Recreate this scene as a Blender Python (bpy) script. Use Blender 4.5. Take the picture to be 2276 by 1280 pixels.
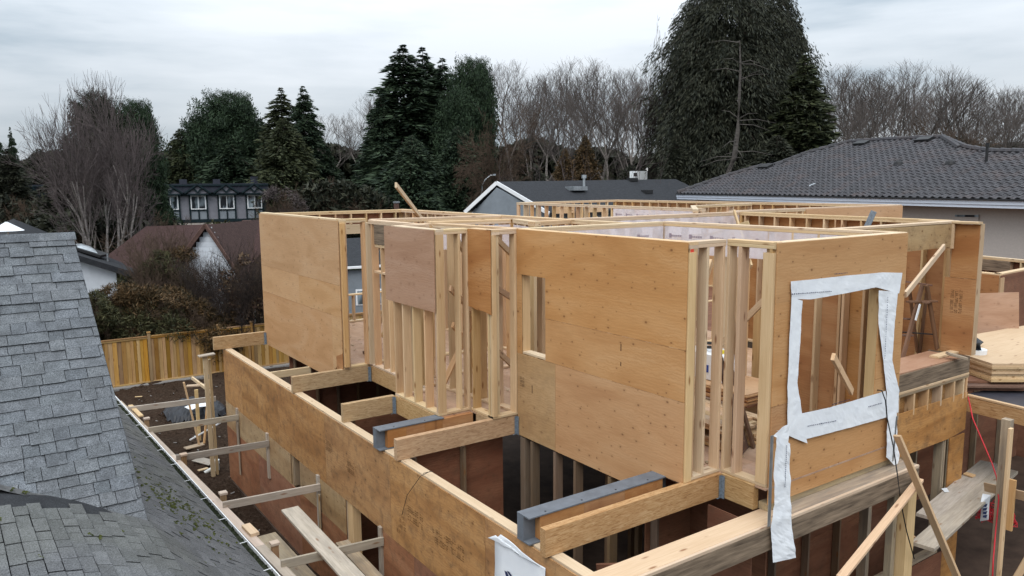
import bpy, math, random
from math import radians as RAD, sin, cos, tan, pi
from mathutils import Vector, Matrix
rnd = random.Random(7)
for o in list(bpy.data.objects): bpy.data.objects.remove(o)
scene = bpy.context.scene
COL = scene.collection

# ------------------------------------------------------------------ camera
CAM_H = 7.0
FPX = 1725.87
YAW, PITCH, ROLL = RAD(55.281), RAD(-7.777), RAD(-0.421)
fw = Vector((cos(YAW)*cos(PITCH), sin(YAW)*cos(PITCH), sin(PITCH)))
rt = Vector((sin(YAW), -cos(YAW), 0)); up = rt.cross(fw)
cr, sr = cos(ROLL), sin(ROLL)
RT = cr*rt + sr*up; UP = -sr*rt + cr*up
cam_d = bpy.data.cameras.new("camera"); cam = bpy.data.objects.new("camera", cam_d); COL.objects.link(cam)
cam_d.sensor_width = 36; cam_d.lens = 36*FPX/2276; cam_d.clip_end = 3000; cam_d.clip_start = 0.05
cam.matrix_world = Matrix(((RT.x, UP.x, -fw.x, 0), (RT.y, UP.y, -fw.y, 0), (RT.z, UP.z, -fw.z, CAM_H), (0, 0, 0, 1)))
scene.camera = cam

# ------------------------------------------------------------------ sky, sun, exposure
scene.view_settings.view_transform = 'Standard'
scene.view_settings.look = 'None'
scene.view_settings.exposure = 0.0
scene.view_settings.gamma = 1.0
w = bpy.data.worlds.new("World"); scene.world = w; w.use_nodes = True
nt = w.node_tree; nt.nodes.clear()
def WN(t, **k):
    n = nt.nodes.new(t)
    for a, b in k.items(): setattr(n, a, b)
    return n
wo = WN('ShaderNodeOutputWorld'); bg = WN('ShaderNodeBackground'); sky = WN('ShaderNodeTexSky')
sky.sky_type = 'NISHITA'; sky.sun_disc = False; sky.sun_elevation = RAD(38); sky.sun_rotation = RAD(200)
tc = WN('ShaderNodeTexCoord'); sep = WN('ShaderNodeSeparateXYZ'); nt.links.new(tc.outputs['Generated'], sep.inputs[0])
mp = WN('ShaderNodeMapping'); mp.inputs['Scale'].default_value = (1.6, 1.6, 9.0); mp.inputs['Location'].default_value = (3.1, 0.4, 0.2); nt.links.new(tc.outputs['Generated'], mp.inputs[0])
nz = WN('ShaderNodeTexNoise'); nz.inputs['Scale'].default_value = 1.35; nz.inputs['Detail'].default_value = 6; nz.inputs['Roughness'].default_value = .52; nt.links.new(mp.outputs[0], nz.inputs['Vector'])
rp = WN('ShaderNodeValToRGB'); nt.links.new(nz.outputs['Fac'], rp.inputs[0])
rp.color_ramp.elements[0].position = .36; rp.color_ramp.elements[0].color = (.41, .48, .545, 1)
rp.color_ramp.elements[1].position = .64; rp.color_ramp.elements[1].color = (.73, .775, .825, 1)
e = rp.color_ramp.elements.new(.48); e.color = (.59, .645, .70, 1)
# overcast sky: brighter towards the zenith
ma = WN('ShaderNodeMapRange'); ma.inputs['From Min'].default_value = 0.03; ma.inputs['From Max'].default_value = 1.0
ma.inputs['To Min'].default_value = .93; ma.inputs['To Max'].default_value = 3.8; nt.links.new(sep.outputs['Z'], ma.inputs['Value'])
vm = WN('ShaderNodeVectorMath', operation='SCALE'); nt.links.new(rp.outputs[0], vm.inputs[0]); nt.links.new(ma.outputs[0], vm.inputs['Scale'])
sk = WN('ShaderNodeVectorMath', operation='SCALE'); sk.inputs['Scale'].default_value = .10; nt.links.new(sky.outputs[0], sk.inputs[0])
mx = WN('ShaderNodeMix', data_type='RGBA'); mx.inputs['Factor'].default_value = .92
nt.links.new(sk.outputs[0], mx.inputs['A']); nt.links.new(vm.outputs[0], mx.inputs['B'])
nt.links.new(mx.outputs['Result'], bg.inputs['Color']); bg.inputs['Strength'].default_value = 1.0
nt.links.new(bg.outputs[0], wo.inputs[0])
sun_d = bpy.data.lights.new("sun", 'SUN'); sun = bpy.data.objects.new("sun", sun_d); COL.objects.link(sun)
sun_d.energy = 1.5; sun_d.angle = RAD(35); sun_d.color = (1, .96, .91)
sdir = Vector((-.62, -.55, 1.05)).normalized()       # towards the bright part of the cloud, behind-left of the camera
sun.rotation_euler = (-sdir).to_track_quat('-Z', 'Y').to_euler()
sky.sun_elevation = math.asin(sdir.z); sky.sun_rotation = math.atan2(sdir.x, sdir.y)

# ------------------------------------------------------------------ geometry helpers
def ray(px, py): return RT*(px-1138) + (-UP)*(py-640) + fw*FPX
def pz(px, py, z):
    r = ray(px, py); return r*((z-CAM_H)/r.z) + Vector((0, 0, CAM_H))
def py_(px, py, Y):
    r = ray(px, py); return r*(Y/r.y) + Vector((0, 0, CAM_H))
def px_(px, py, X):
    r = ray(px, py); return r*(X/r.x) + Vector((0, 0, CAM_H))
def pd(px, py, d):
    r = ray(px, py); return r*(d/math.hypot(r.x, r.y)) + Vector((0, 0, CAM_H))
def pplane(px, py, q, n):
    r = ray(px, py); c = Vector((0, 0, CAM_H)); return c + r*(((q-c).dot(n))/r.dot(n))

def mesh_obj(name, verts, faces, mat, parent=None, matrix=None, smooth=False, mats=None, fmat=None):
    me = bpy.data.meshes.new(name); me.from_pydata([tuple(v) for v in verts], [], faces)
    if mat: me.materials.append(mat)
    if mats:
        for m in mats: me.materials.append(m)
        for p, i in zip(me.polygons, fmat): p.material_index = i
    if smooth: me.polygons.foreach_set('use_smooth', [True]*len(me.polygons))
    me.update()
    return link(name, me, parent, matrix)
def link(name, me, parent=None, matrix=None):
    o = bpy.data.objects.new(name, me); COL.objects.link(o)
    M = matrix or Matrix()
    if parent is not None:
        o.parent = parent
        M = world(parent).inverted() @ M
    o.matrix_basis = M
    return o
def world(o):
    M = o.matrix_basis.copy()
    while o.parent: o = o.parent; M = o.matrix_basis @ M
    return M
def tag(o, label=None, cat=None, group=None, kind=None):
    if label: o['label'] = label
    if cat: o['category'] = cat
    if group: o['group'] = group
    if kind: o['kind'] = kind
    return o
def thing(name, label, cat, loc=(0, 0, 0), rz=0, group=None):
    o = bpy.data.objects.new(name, None); COL.objects.link(o); o.empty_display_size = .2
    o.matrix_basis = Matrix.Translation(Vector(loc)) @ Matrix.Rotation(rz, 4, 'Z')
    return tag(o, label, cat, group)
BOXF = [(0, 3, 2, 1), (4, 5, 6, 7), (0, 1, 5, 4), (1, 2, 6, 5), (2, 3, 7, 6), (3, 0, 4, 7)]
def boxv(a, b):
    (x0, y0, z0), (x1, y1, z1) = a, b
    return [(x0, y0, z0), (x1, y0, z0), (x1, y1, z0), (x0, y1, z0), (x0, y0, z1), (x1, y0, z1), (x1, y1, z1), (x0, y1, z1)]
def cbox(L, W, H, c=.004):
    """box L x W x H centred, long edges chamfered"""
    if c <= 0: return boxv((-L/2, -W/2, -H/2), (L/2, W/2, H/2)), BOXF
    c = min(c, W*.2, H*.2)
    prof = [(-W/2+c, -H/2), (W/2-c, -H/2), (W/2, -H/2+c), (W/2, H/2-c), (W/2-c, H/2), (-W/2+c, H/2), (-W/2, H/2-c), (-W/2, -H/2+c)]
    v = [(-L/2, a, b) for a, b in prof] + [(L/2, a, b) for a, b in prof]
    f = [tuple(reversed(range(8))), tuple(range(8, 16))] + [(i, (i+1) % 8, 8+(i+1) % 8, 8+i) for i in range(8)]
    f = [tuple(reversed(q)) if k > 1 else q for k, q in enumerate(f)]
    f[0] = tuple(range(8)); f[1] = tuple(reversed(range(8, 16)))
    return v, [tuple(reversed(q)) for q in f]
def frame(p0, p1, upv):
    x = (p1-p0).normalized(); y = Vector(upv).cross(x)
    if y.length < 1e-4: y = Vector((0, 1, 0)).cross(x)
    y.normalize(); z = x.cross(y)
    M = Matrix((x, y, z)).transposed().to_4x4(); M.translation = (p0+p1)/2
    return M
def board(name, p0, p1, w_, h_, mat, parent=None, upv=(0, 0, 1), c=.004, jit=0):
    """timber from p0 to p1 (centre line), w_ across, h_ along upv; local X is the grain"""
    p0, p1 = Vector(p0), Vector(p1)
    if jit: p0 = p0+Vector((rnd.uniform(-jit, jit), rnd.uniform(-jit, jit), 0)); p1 = p1+Vector((rnd.uniform(-jit, jit), rnd.uniform(-jit, jit), 0))
    v, f = cbox((p1-p0).length, w_, h_, c)
    return mesh_obj(name, v, f, mat, parent, frame(p0, p1, upv))
def rbox(name, a, b, mat, parent=None, grain='x', c=.004):
    a, b = Vector(a), Vector(b); m = (a+b)/2; s = b-a
    if grain == 'x': return board(name, (a.x, m.y, m.z), (b.x, m.y, m.z), s.y, s.z, mat, parent, c=c)
    if grain == 'y': return board(name, (m.x, a.y, m.z), (m.x, b.y, m.z), s.x, s.z, mat, parent, c=c)
    return board(name, (m.x, m.y, a.z), (m.x, m.y, b.z), s.x, s.y, mat, parent, upv=(0, 1, 0), c=c)
def prism(name, pts, org, u, v, th, mat, parent=None):
    """polygon pts (u,v) extruded th along u x v ; local X=u, Y=v"""
    u = Vector(u).normalized(); v = Vector(v).normalized(); n = u.cross(v)
    M = Matrix((u, v, n)).transposed().to_4x4(); M.translation = Vector(org)
    cx = sum(p[0] for p in pts)/len(pts); cy = sum(p[1] for p in pts)/len(pts)
    M = M @ Matrix.Translation((cx, cy, 0)); pts = [(a-cx, b-cy) for a, b in pts]
    area = sum(pts[i][0]*pts[(i+1) % len(pts)][1]-pts[(i+1) % len(pts)][0]*pts[i][1] for i in range(len(pts)))
    if area < 0: pts = pts[::-1]
    k = len(pts)
    V = [(a, b, 0) for a, b in pts]+[(a, b, th) for a, b in pts]
    F = [tuple(reversed(range(k))), tuple(range(k, 2*k))]+[(i, (i+1) % k, k+(i+1) % k, k+i) for i in range(k)]
    return mesh_obj(name, V, F, mat, parent, M)
class MB:
    """collects shapes for ONE mesh object"""
    def __init__(s): s.v = []; s.f = []
    def add(s, v, f, M=None):
        n = len(s.v)
        s.v += [tuple(M @ Vector(q)) for q in v] if M else [tuple(q) for q in v]
        s.f += [tuple(i+n for i in q) for q in f]
    def box(s, a, b, M=None): s.add(boxv(a, b), BOXF, M)
    def bar(s, p0, p1, w_, h_, upv=(0, 0, 1)):
        p0, p1 = Vector(p0), Vector(p1); v, f = cbox((p1-p0).length, w_, h_, 0); s.add(v, f, frame(p0, p1, upv))
    def tube(s, pts, rad, n=6, cap=True):
        pts = [Vector(p) for p in pts]; base = len(s.v)
        for i, p in enumerate(pts):
            d = (pts[min(i+1, len(pts)-1)]-pts[max(i-1, 0)]).normalized()
            a = d.cross(Vector((0, 0, 1)));
            if a.length < .05: a = d.cross(Vector((1, 0, 0)))
            a.normalize(); b = d.cross(a); r = rad[i] if isinstance(rad, (list, tuple)) else rad
            for k in range(n):
                t = 2*pi*k/n; s.v.append(tuple(p+(a*cos(t)+b*sin(t))*r))
        for i in range(len(pts)-1):
            for k in range(n):
                q = base+i*n; s.f.append((q+k, q+(k+1) % n, q+n+(k+1) % n, q+n+k))
        if cap: s.f.append(tuple(base+k for k in range(n))[::-1]); s.f.append(tuple(base+(len(pts)-1)*n+k for k in range(n)))
    def build(s, name, mat, parent=None, smooth=False, M=None): return mesh_obj(name, s.v, s.f, mat, parent, M, smooth)

# ------------------------------------------------------------------ materials
def mk(name):
    m = bpy.data.materials.new(name); m.use_nodes = True; t = m.node_tree
    return m, t, t.nodes['Principled BSDF']
def N(t, ty, inp=None, **k):
    n = t.nodes.new(ty)
    for a, b in k.items(): setattr(n, a, b)
    for a, b in (inp or {}).items():
        if isinstance(b, bpy.types.NodeSocket): t.links.new(b, n.inputs[a])
        else: n.inputs[a].default_value = b
    return n
def ramp(t, fac, stops):
    r = N(t, 'ShaderNodeValToRGB', {0: fac}); cr_ = r.color_ramp
    cr_.elements[0].position = stops[0][0]; cr_.elements[0].color = (*stops[0][1], 1)
    cr_.elements[1].position = stops[-1][0]; cr_.elements[1].color = (*stops[-1][1], 1)
    for p, c in stops[1:-1]: e = cr_.elements.new(p); e.color = (*c, 1)
    return r.outputs[0]
def mixc(t, f, a, b, bt='MIX'):
    n = N(t, 'ShaderNodeMix', data_type='RGBA', blend_type=bt)
    for k, s in ((0, f), (6, a), (7, b)):
        if isinstance(s, bpy.types.NodeSocket): t.links.new(s, n.inputs[k])
        else: n.inputs[k].default_value = s if k == 0 else (*s, 1)
    return n.outputs[2]
def coords(t, scale, rndshift=True, kind='Object'):
    c = N(t, 'ShaderNodeTexCoord').outputs[kind]
    if rndshift:
        oi = N(t, 'ShaderNodeObjectInfo')
        mu = N(t, 'ShaderNodeMath', {0: oi.outputs['Random'], 1: 37.0}, operation='MULTIPLY')
        c = N(t, 'ShaderNodeVectorMath', {0: c, 1: mu.outputs[0]}, operation='ADD').outputs[0]
    return N(t, 'ShaderNodeMapping', {'Vector': c, 'Scale': scale}).outputs[0]
def noise(t, v, scale, detail=4, rough=.55, dist=0.0):
    return N(t, 'ShaderNodeTexNoise', {'Vector': v, 'Scale': scale, 'Detail': detail, 'Roughness': rough, 'Distortion': dist}).outputs['Fac']
def bump(t, b, h, s=.3, d=.01):
    n = N(t, 'ShaderNodeBump', {'Height': h, 'Strength': s, 'Distance': d}); t.links.new(n.outputs[0], b.inputs['Normal'])
def randhsv(t, col, hue=.012, sat=.15, val=.22, island=False):
    if island: r = N(t, 'ShaderNodeNewGeometry').outputs['Random Per Island']
    else: r = N(t, 'ShaderNodeObjectInfo').outputs['Random']
    def mr(k, lo, hi):
        m = N(t, 'ShaderNodeMath', {0: r, 1: k}, operation='MULTIPLY'); f = N(t, 'ShaderNodeMath', {0: m.outputs[0]}, operation='FRACT')
        return N(t, 'ShaderNodeMapRange', {0: f.outputs[0], 3: lo, 4: hi}).outputs[0]
    return N(t, 'ShaderNodeHueSaturation', {'Hue': mr(1.0, .5-hue, .5+hue), 'Saturation': mr(7.3, 1-sat, 1+sat), 'Value': mr(17.7, 1-val, 1+val), 'Color': col}).outputs[0]

def lumber(name, c1, c2, knot=(.20, .09, .035), val=.20, weather=0):
    m, t, b = mk(name)
    v = coords(t, (1.2, 26, 26)); g = noise(t, v, 1.6, 5, .6, .6)
    v2 = coords(t, (.9, 3, 3)); g2 = noise(t, v2, 1.3, 2)
    col = ramp(t, g, [(.33, c2), (.62, c1)])
    col = mixc(t, .35, col, ramp(t, g2, [(.35, c2), (.65, c1)]))
    vk = coords(t, (2.3, 8, 8)); vo = N(t, 'ShaderNodeTexVoronoi', {'Vector': vk, 'Scale': 1.0, 'Randomness': 1.0})
    kn = N(t, 'ShaderNodeMapRange', {0: vo.outputs['Distance'], 1: .07, 2: .17, 3: 1., 4: 0.}).outputs[0]
    col = mixc(t, N(t, 'ShaderNodeMath', {0: kn, 1: .8}, operation='MULTIPLY').outputs[0], col, knot)
    if weather:
        st = noise(t, coords(t, (.8, 5, 5)), 2.2, 5, .65); col = mixc(t, N(t, 'ShaderNodeMapRange', {0: st, 1: .42, 2: .62, 3: 0., 4: weather}).outputs[0], col, (.16, .14, .12))
    col = randhsv(t, col, .008, .16, val); t.links.new(col, b.inputs['Base Color'])
    b.inputs['Roughness'].default_value = .75; b.inputs['Specular IOR Level'].default_value = .25
    bump(t, b, g, .25, .004); return m
def plywood(name, c1, c2, c3, knots=.8, val=.07, stain=0.0, kscale=1.0):
    m, t, b = mk(name)
    v = coords(t, (1, 4.2, 4.2)); big = noise(t, v, .55, 3, .5, 1.2)
    wv = N(t, 'ShaderNodeTexWave', {'Vector': coords(t, (.75, 1.0, 1.0)), 'Scale': 7.5, 'Distortion': 11.0, 'Detail': 3.0, 'Detail Scale': 1.1, 'Detail Roughness': .6}, bands_direction='Y').outputs['Fac']
    fine = noise(t, coords(t, (4, 60, 60)), 1.2, 4, .6)
    col = ramp(t, big, [(.3, c2), (.5, c1), (.72, c3)])
    col = mixc(t, N(t, 'ShaderNodeMapRange', {0: wv, 1: 0, 2: .5, 3: N(t, 'ShaderNodeMapRange', {0: noise(t, coords(t, (1, 1.6, 1)), 1.1, 3), 1: .4, 2: .62, 3: .06, 4: .5}).outputs[0], 4: 0.}).outputs[0], col, c2)
    col = mixc(t, N(t, 'ShaderNodeMapRange', {0: fine, 1: .35, 2: .65, 3: .22, 4: 0.}).outputs[0], col, tuple(x*.6 for x in c2))
    vo = N(t, 'ShaderNodeTexVoronoi', {'Vector': coords(t, (3.6*kscale, 5.4*kscale, 1)), 'Scale': 1.0, 'Randomness': 1.0}, voronoi_dimensions='2D')
    thr = N(t, 'ShaderNodeMath', {0: N(t, 'ShaderNodeSeparateColor', {0: vo.outputs['Color']}).outputs[0], 1: N(t, 'ShaderNodeMapRange', {0: noise(t, coords(t, (1, 1, 1)), 1.4, 2), 1: .35, 2: .65, 3: .85, 4: .1}).outputs[0]}, operation='GREATER_THAN').outputs[0]
    sc_ = N(t, 'ShaderNodeSeparateColor', {0: vo.outputs['Color']}); dm = N(t, 'ShaderNodeMath', {0: vo.outputs['Distance'], 1: N(t, 'ShaderNodeMapRange', {0: sc_.outputs[1], 3: 2.6, 4: .9}).outputs[0]}, operation='MULTIPLY').outputs[0]
    kn = N(t, 'ShaderNodeMapRange', {0: dm, 1: .045, 2: .12, 3: knots, 4: 0.}).outputs[0]
    kn = N(t, 'ShaderNodeMath', {0: kn, 1: thr}, operation='MULTIPLY').outputs[0]
    col = mixc(t, kn, col, (.13, .05, .02))
    ring = N(t, 'ShaderNodeMapRange', {0: dm, 1: .08, 2: .34, 3: .22, 4: 0.}).outputs[0]
    col = mixc(t, N(t, 'ShaderNodeMath', {0: ring, 1: thr}, operation='MULTIPLY').outputs[0], col, tuple(x*.62 for x in c2))
    if stain:
        s = noise(t, coords(t, (2.2, 2.2, 1.4)), 2.6, 7, .72, .4); col = mixc(t, N(t, 'ShaderNodeMapRange', {0: s, 1: .47, 2: .68, 3: 0., 4: stain}).outputs[0], col, (.09, .055, .035))
    col = randhsv(t, col, .003, .06, val); t.links.new(col, b.inputs['Base Color'])
    b.inputs['Roughness'].default_value = .72; b.inputs['Specular IOR Level'].default_value = .25
    bump(t, b, wv, .12, .003); return m
def plain(name, c, rough=.6, var=.12, scale=(3, 3, 3), metal=0, rv=.0, bmp=.1, c2=None):
    m, t, b = mk(name); g = noise(t, coords(t, scale), 1.0, 6, .62)
    col = ramp(t, g, [(.3, tuple(x*(1-var) for x in (c2 or c))), (.7, tuple(min(1, x*(1+var)) for x in c))])
    if rv: col = randhsv(t, col, .005, .05, rv)
    t.links.new(col, b.inputs['Base Color']); b.inputs['Roughness'].default_value = rough; b.inputs['Metallic'].default_value = metal; b.inputs['Specular IOR Level'].default_value = .12 if rough >= .7 else .4
    if bmp: bump(t, b, g, bmp, .01)
    return m
M = {}
M['stud'] = lumber('spruce_stud', (.57, .385, .22), (.45, .28, .145))
M['stud2'] = lumber('pale_stud', (.58, .43, .265), (.48, .335, .19))
M['plate'] = lumber('plate_timber', (.60, .455, .30), (.50, .36, .22), val=.08)
M['rail'] = lumber('pale_fence_rail', (.52, .42, .33), (.42, .33, .25), weather=.15)
M['oldwood'] = lumber('weathered_timber', (.42, .33, .22), (.28, .20, .125), weather=.5)
M['grayboard'] = lumber('grey_scaffold_board', (.44, .38, .31), (.31, .26, .20), weather=.35)
M['cedar'] = lumber('cedar_fence_board', (.42, .25, .085), (.27, .14, .045), val=.38)
M['cedarpost'] = lumber('cedar_post', (.34, .20, .09), (.22, .13, .06))
M['plyA'] = plywood('fir_plywood', (.51, .278, .120), (.44, .222, .088), (.545, .315, .148), kscale=1.25, val=.03)
M['plyP'] = plywood('pinkish_plywood', (.40, .235, .15), (.32, .175, .105), (.45, .285, .195), knots=.25)
M['plyT'] = plywood('tan_plywood', (.50, .292, .145), (.43, .24, .11), (.53, .33, .18), knots=.5, kscale=1.2)
M['plyL'] = plywood('weathered_plywood', (.44, .225, .082), (.30, .140, .048), (.50, .28, .115), knots=.7, stain=.5, val=.06)
M['plyPale'] = plywood('pale_plywood', (.43, .29, .155), (.34, .21, .105), (.48, .345, .20), knots=.9, stain=.4)
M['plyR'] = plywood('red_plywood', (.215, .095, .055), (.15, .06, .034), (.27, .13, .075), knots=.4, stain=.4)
M['plyRx'] = plywood('weathered_red_plywood', (.33, .155, .085), (.24, .10, .055), (.39, .20, .115), knots=.4, stain=.45)
M['plyO'] = plywood('orange_plywood', (.42, .21, .085), (.33, .145, .055), (.47, .26, .12), knots=.6)
M['plyY'] = plywood('yellowish_plywood', (.43, .265, .115), (.34, .19, .075), (.48, .31, .15), knots=.5, stain=.2)
M['shadewood'] = lumber('shaded_brown_timber', (.20, .135, .085), (.135, .085, .05), weather=.2)  # brown timber, its colour darkened to stand in for ground floor shade
M['snag'] = plain('dead_grey_bark', (.085, .075, .068), .9, .4, (2, 2, 9))
M['plyEdge'] = lumber('plywood_edge', (.55, .37, .19), (.30, .17, .08))
M['floor'] = plywood('subfloor_plywood', (.46, .30, .20), (.36, .22, .14), (.52, .36, .26), knots=.2, stain=.25)
def lsl(name, k=1.0):
    m, t, b = mk(name); v = coords(t, (3.2, 24, 24)); g = noise(t, v, 2.2, 3, .7, 1.2)
    h = noise(t, coords(t, (1.1, 3, 3)), 2.0, 3, .5)
    col = ramp(t, g, [(.30, (.17*k, .085*k, .035*k)), (.42, (.36*k, .215*k, .10*k)), (.56, (.46*k, .30*k, .155*k)), (.75, (.56*k, .40*k, .23*k))])
    col = mixc(t, N(t, 'ShaderNodeMapRange', {0: h, 1: .3, 2: .7, 3: .0, 4: .35}).outputs[0], col, (.36*k, .20*k, .09*k))
    t.links.new(randhsv(t, col, .006, .1, .08), b.inputs['Base Color']); b.inputs['Roughness'].default_value = .75
    bump(t, b, g, .4, .004); return m
M['lsl'] = lsl('strand_lumber'); M['lslgray'] = plain('weathered_beam_timber', (.20, .15, .105), .85, .4, (2.2, 30, 30), bmp=.3, c2=(.13, .095, .068))
M['steel'] = plain('grey_primed_steel', (.125, .140, .160), .5, .2, (6, 6, 6), 0)
M['hanger'] = plain('galvanised_hanger', (.20, .24, .28), .5, .35, (40, 40, 40), .3)
M['galv'] = plain('galvanised_metal', (.45, .48, .50), .35, .2, (8, 8, 8), .8)
M['dirt'] = None
def dirt(name):
    m, t, b = mk(name); c = N(t, 'ShaderNodeTexCoord').outputs['Object']
    a = noise(t, c, .9, 8, .7); f = noise(t, c, 14, 6, .7); g = noise(t, c, .05, 3)
    col = ramp(t, f, [(.3, (.020, .013, .009)), (.52, (.046, .031, .022)), (.78, (.12, .088, .066))])
    col = mixc(t, N(t, 'ShaderNodeMapRange', {0: a, 1: .4, 2: .65, 3: 0., 4: .6}).outputs[0], col, (.045, .026, .017))
    far = N(t, 'ShaderNodeVectorMath', {0: c}, operation='LENGTH').outputs['Value']
    grass = ramp(t, f, [(.3, (.02, .028, .010)), (.7, (.06, .07, .028))])
    col = mixc(t, N(t, 'ShaderNodeMapRange', {0: far, 1: 34, 2: 42, 3: 0., 4: 1.}).outputs[0], col, grass)
    t.links.new(col, b.inputs['Base Color']); b.inputs['Roughness'].default_value = 1.0; b.inputs['Specular IOR Level'].default_value = .03; bump(t, b, f, 1.0, .08); return m
M['dirt'] = dirt('dark_soil')
def shingle(name, c, moss=0.0, hi=1.25, soft=.62, rv=.17):
    m, t, b = mk(name); ob = coords(t, (1, 1, 1), False, 'Object')
    gpos = N(t, 'ShaderNodeNewGeometry').outputs['Position']
    f = noise(t, gpos, 85, 3, .85); a = noise(t, gpos, 7, 5, .7); l = noise(t, gpos, .55, 3, .5)
    col = ramp(t, f, [(.36, tuple(x*.32 for x in c)), (.5, c), (.66, tuple(x*hi*1.3 for x in c))])
    col = mixc(t, N(t, 'ShaderNodeMapRange', {0: a, 1: .36, 2: .62, 3: soft, 4: 0.}).outputs[0], col, tuple(x*.5 for x in c))
    if moss:
        col = mixc(t, N(t, 'ShaderNodeMapRange', {0: l, 1: .46, 2: .60, 3: 0., 4: moss}).outputs[0], col, (.10, .105, .055))
    col = randhsv(t, col, .008, .15, rv); col = randhsv(t, col, .008, .15, rv, True)
    t.links.new(col, b.inputs['Base Color']); b.inputs['Roughness'].default_value = .9; b.inputs['Specular IOR Level'].default_value = .15; bump(t, b, f, .6, .004); return m
M['shN'] = shingle('grey_asphalt_shingle', (.150, .160, .172), rv=.12); M['shR'] = shingle('mossy_asphalt_shingle', (.135, .138, .143), .16, soft=.35, rv=.16)
M['shdark'] = shingle('dark_asphalt_roofing', (.034, .036, .040)); M['shred'] = shingle('red_brown_roofing', (.060, .030, .027))
M['flash'] = plain('valley_flashing', (.085, .085, .085), .7, .5, (8, 8, 8))
M['gutterblack'] = plain('wet_gutter_debris', (.02, .022, .014), .9, .5, (30, 30, 30), c2=(.03, .04, .012))
M['white'] = plain('white_painted_metal', (.78, .79, .80), .5, .05)
M['whitesiding'] = plain('white_siding', (.50, .53, .57), .6, .08)
M['graysiding'] = plain('grey_blue_siding', (.21, .235, .26), .7, .10)
M['stucco'] = plain('beige_stucco', (.47, .415, .375), .9, .06, (20, 20, 20))
M['trimwhite'] = plain('white_fascia', (.62, .66, .74), .6, .05)
M['townwall'] = plain('grey_townhouse_board', (.20, .20, .225), .8, .1)
M['towntrim'] = plain('dark_green_timber_trim', (.012, .022, .026), .7, .2)
M['townroof'] = plain('dark_townhouse_roof', (.035, .038, .05), .8, .25)
M['brick'] = plain('brown_brick', (.10, .06, .05), .9, .3, (10, 10, 10))
m_, t_, b_ = mk('window_glass'); b_.inputs['Base Color'].default_value = (.03, .04, .045, 1); b_.inputs['Roughness'].default_value = .08; b_.inputs['Metallic'].default_value = 0
t_.links.new(ramp(t_, noise(t_, coords(t_, (2.5, 2.5, .8)), 1.0, 2), [(.42, (.02, .025, .03)), (.6, (.30, .36, .40))]), b_.inputs['Base Color']); M['glass'] = m_
def tilem(name):
    m, t, b = mk(name); gp = N(t, 'ShaderNodeNewGeometry').outputs['Position']; a = noise(t, gp, 1.2, 4); f = noise(t, gp, 14, 3)
    col = ramp(t, f, [(.3, (.026, .025, .028)), (.7, (.066, .064, .070))])
    col = mixc(t, N(t, 'ShaderNodeMapRange', {0: a, 1: .5, 2: .7, 3: 0., 4: .3}).outputs[0], col, (.10, .065, .055))
    t.links.new(randhsv(t, randhsv(t, col, .01, .1, .15), .01, .1, .15, True), b.inputs['Base Color']); b.inputs['Roughness'].default_value = .65; b.inputs['Specular IOR Level'].default_value = .25; return m
M['tile'] = tilem('charcoal_roof_tile')
def bark(name, c, v=.3):
    m = plain(name, c, .9, v, (2, 2, 9)); return m
M['twigP'] = bark('pinkish_twigs', (.098, .080, .078)); M['twigG'] = bark('grey_twigs', (.098, .083, .076)); M['twigB'] = bark('brown_twigs', (.075, .052, .038))
M['twigD'] = bark('dark_twigs', (.035, .027, .024)); M['birch'] = bark('pale_birch_bark', (.185, .165, .155), .5); M['barkD'] = bark('dark_bark', (.07, .055, .045)); M['barkG'] = bark('grey_bark', (.20, .175, .16))
def leafm(name, c1, c2):
    m, t, b = mk(name); r = N(t, 'ShaderNodeNewGeometry').outputs['Random Per Island']; gp = N(t, 'ShaderNodeNewGeometry').outputs['Position']
    a = noise(t, gp, .9, 3); s = N(t, 'ShaderNodeMath', {0: r, 1: a}, operation='ADD').outputs[0]
    t.links.new(ramp(t, N(t, 'ShaderNodeMath', {0: s, 1: .5}, operation='MULTIPLY').outputs[0], [(.25, c1), (.72, c2)]), b.inputs['Base Color']); b.inputs['Roughness'].default_value = .7; b.inputs['Specular IOR Level'].default_value = .2; return m
M['ndlG'] = leafm('dark_green_needles', (.008, .017, .011), (.042, .064, .033))
M['ndlB'] = leafm('brown_green_needles', (.008, .011, .007), (.042, .044, .027))
M['ndlP'] = leafm('pine_needles', (.009, .018, .010), (.036, .060, .029))
M['ndlO'] = leafm('olive_needles', (.014, .020, .010), (.056, .064, .028))
M['hedge'] = leafm('bronze_hedge_foliage', (.020, .018, .008), (.115, .068, .030)); M['hedgeG'] = leafm('dull_green_foliage', (.018, .022, .009), (.075, .070, .030))
M['leafR'] = leafm('bronze_leaves', (.04, .018, .012), (.12, .08, .045)); M['moss'] = leafm('moss', (.02, .028, .006), (.075, .085, .02))
M['black'] = plain('black_rubber', (.012, .012, .013), .6, .2); M['red'] = plain('red_rope', (.50, .02, .03), .5, .1)
M['tarp'] = plain('black_plastic_tarp', (.012, .013, .017), .5, .3, (5, 5, 5), bmp=.4)
M['pipe'] = plain('white_pvc_pipe', (.62, .64, .62), .4, .1)
M['concrete'] = plain('concrete', (.20, .19, .18), .9, .2, (8, 8, 8)); M['paper'] = plain('white_paper', (.72, .74, .76), .6, .05)
M['slab'] = plain('dark_brown_floor', (.065, .043, .032), .8, .4, (2, 2, 2))  # dark brown colour for the floor slabs and the side curb
M['membrane'] = plain('black_roof_membrane', (.035, .035, .045), .45, .3, (4, 4, 4)); M['blue'] = plain('blue_plastic', (.02, .06, .3), .5, .1); M['orangetag'] = plain('red_marking_paint', (.6, .06, .03), .6, .1)
M['yellow'] = plain('yellow_plastic', (.7, .55, .02), .5, .1); M['ladderwood'] = lumber('dark_ladder_wood', (.20, .115, .075), (.12, .065, .04))
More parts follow.
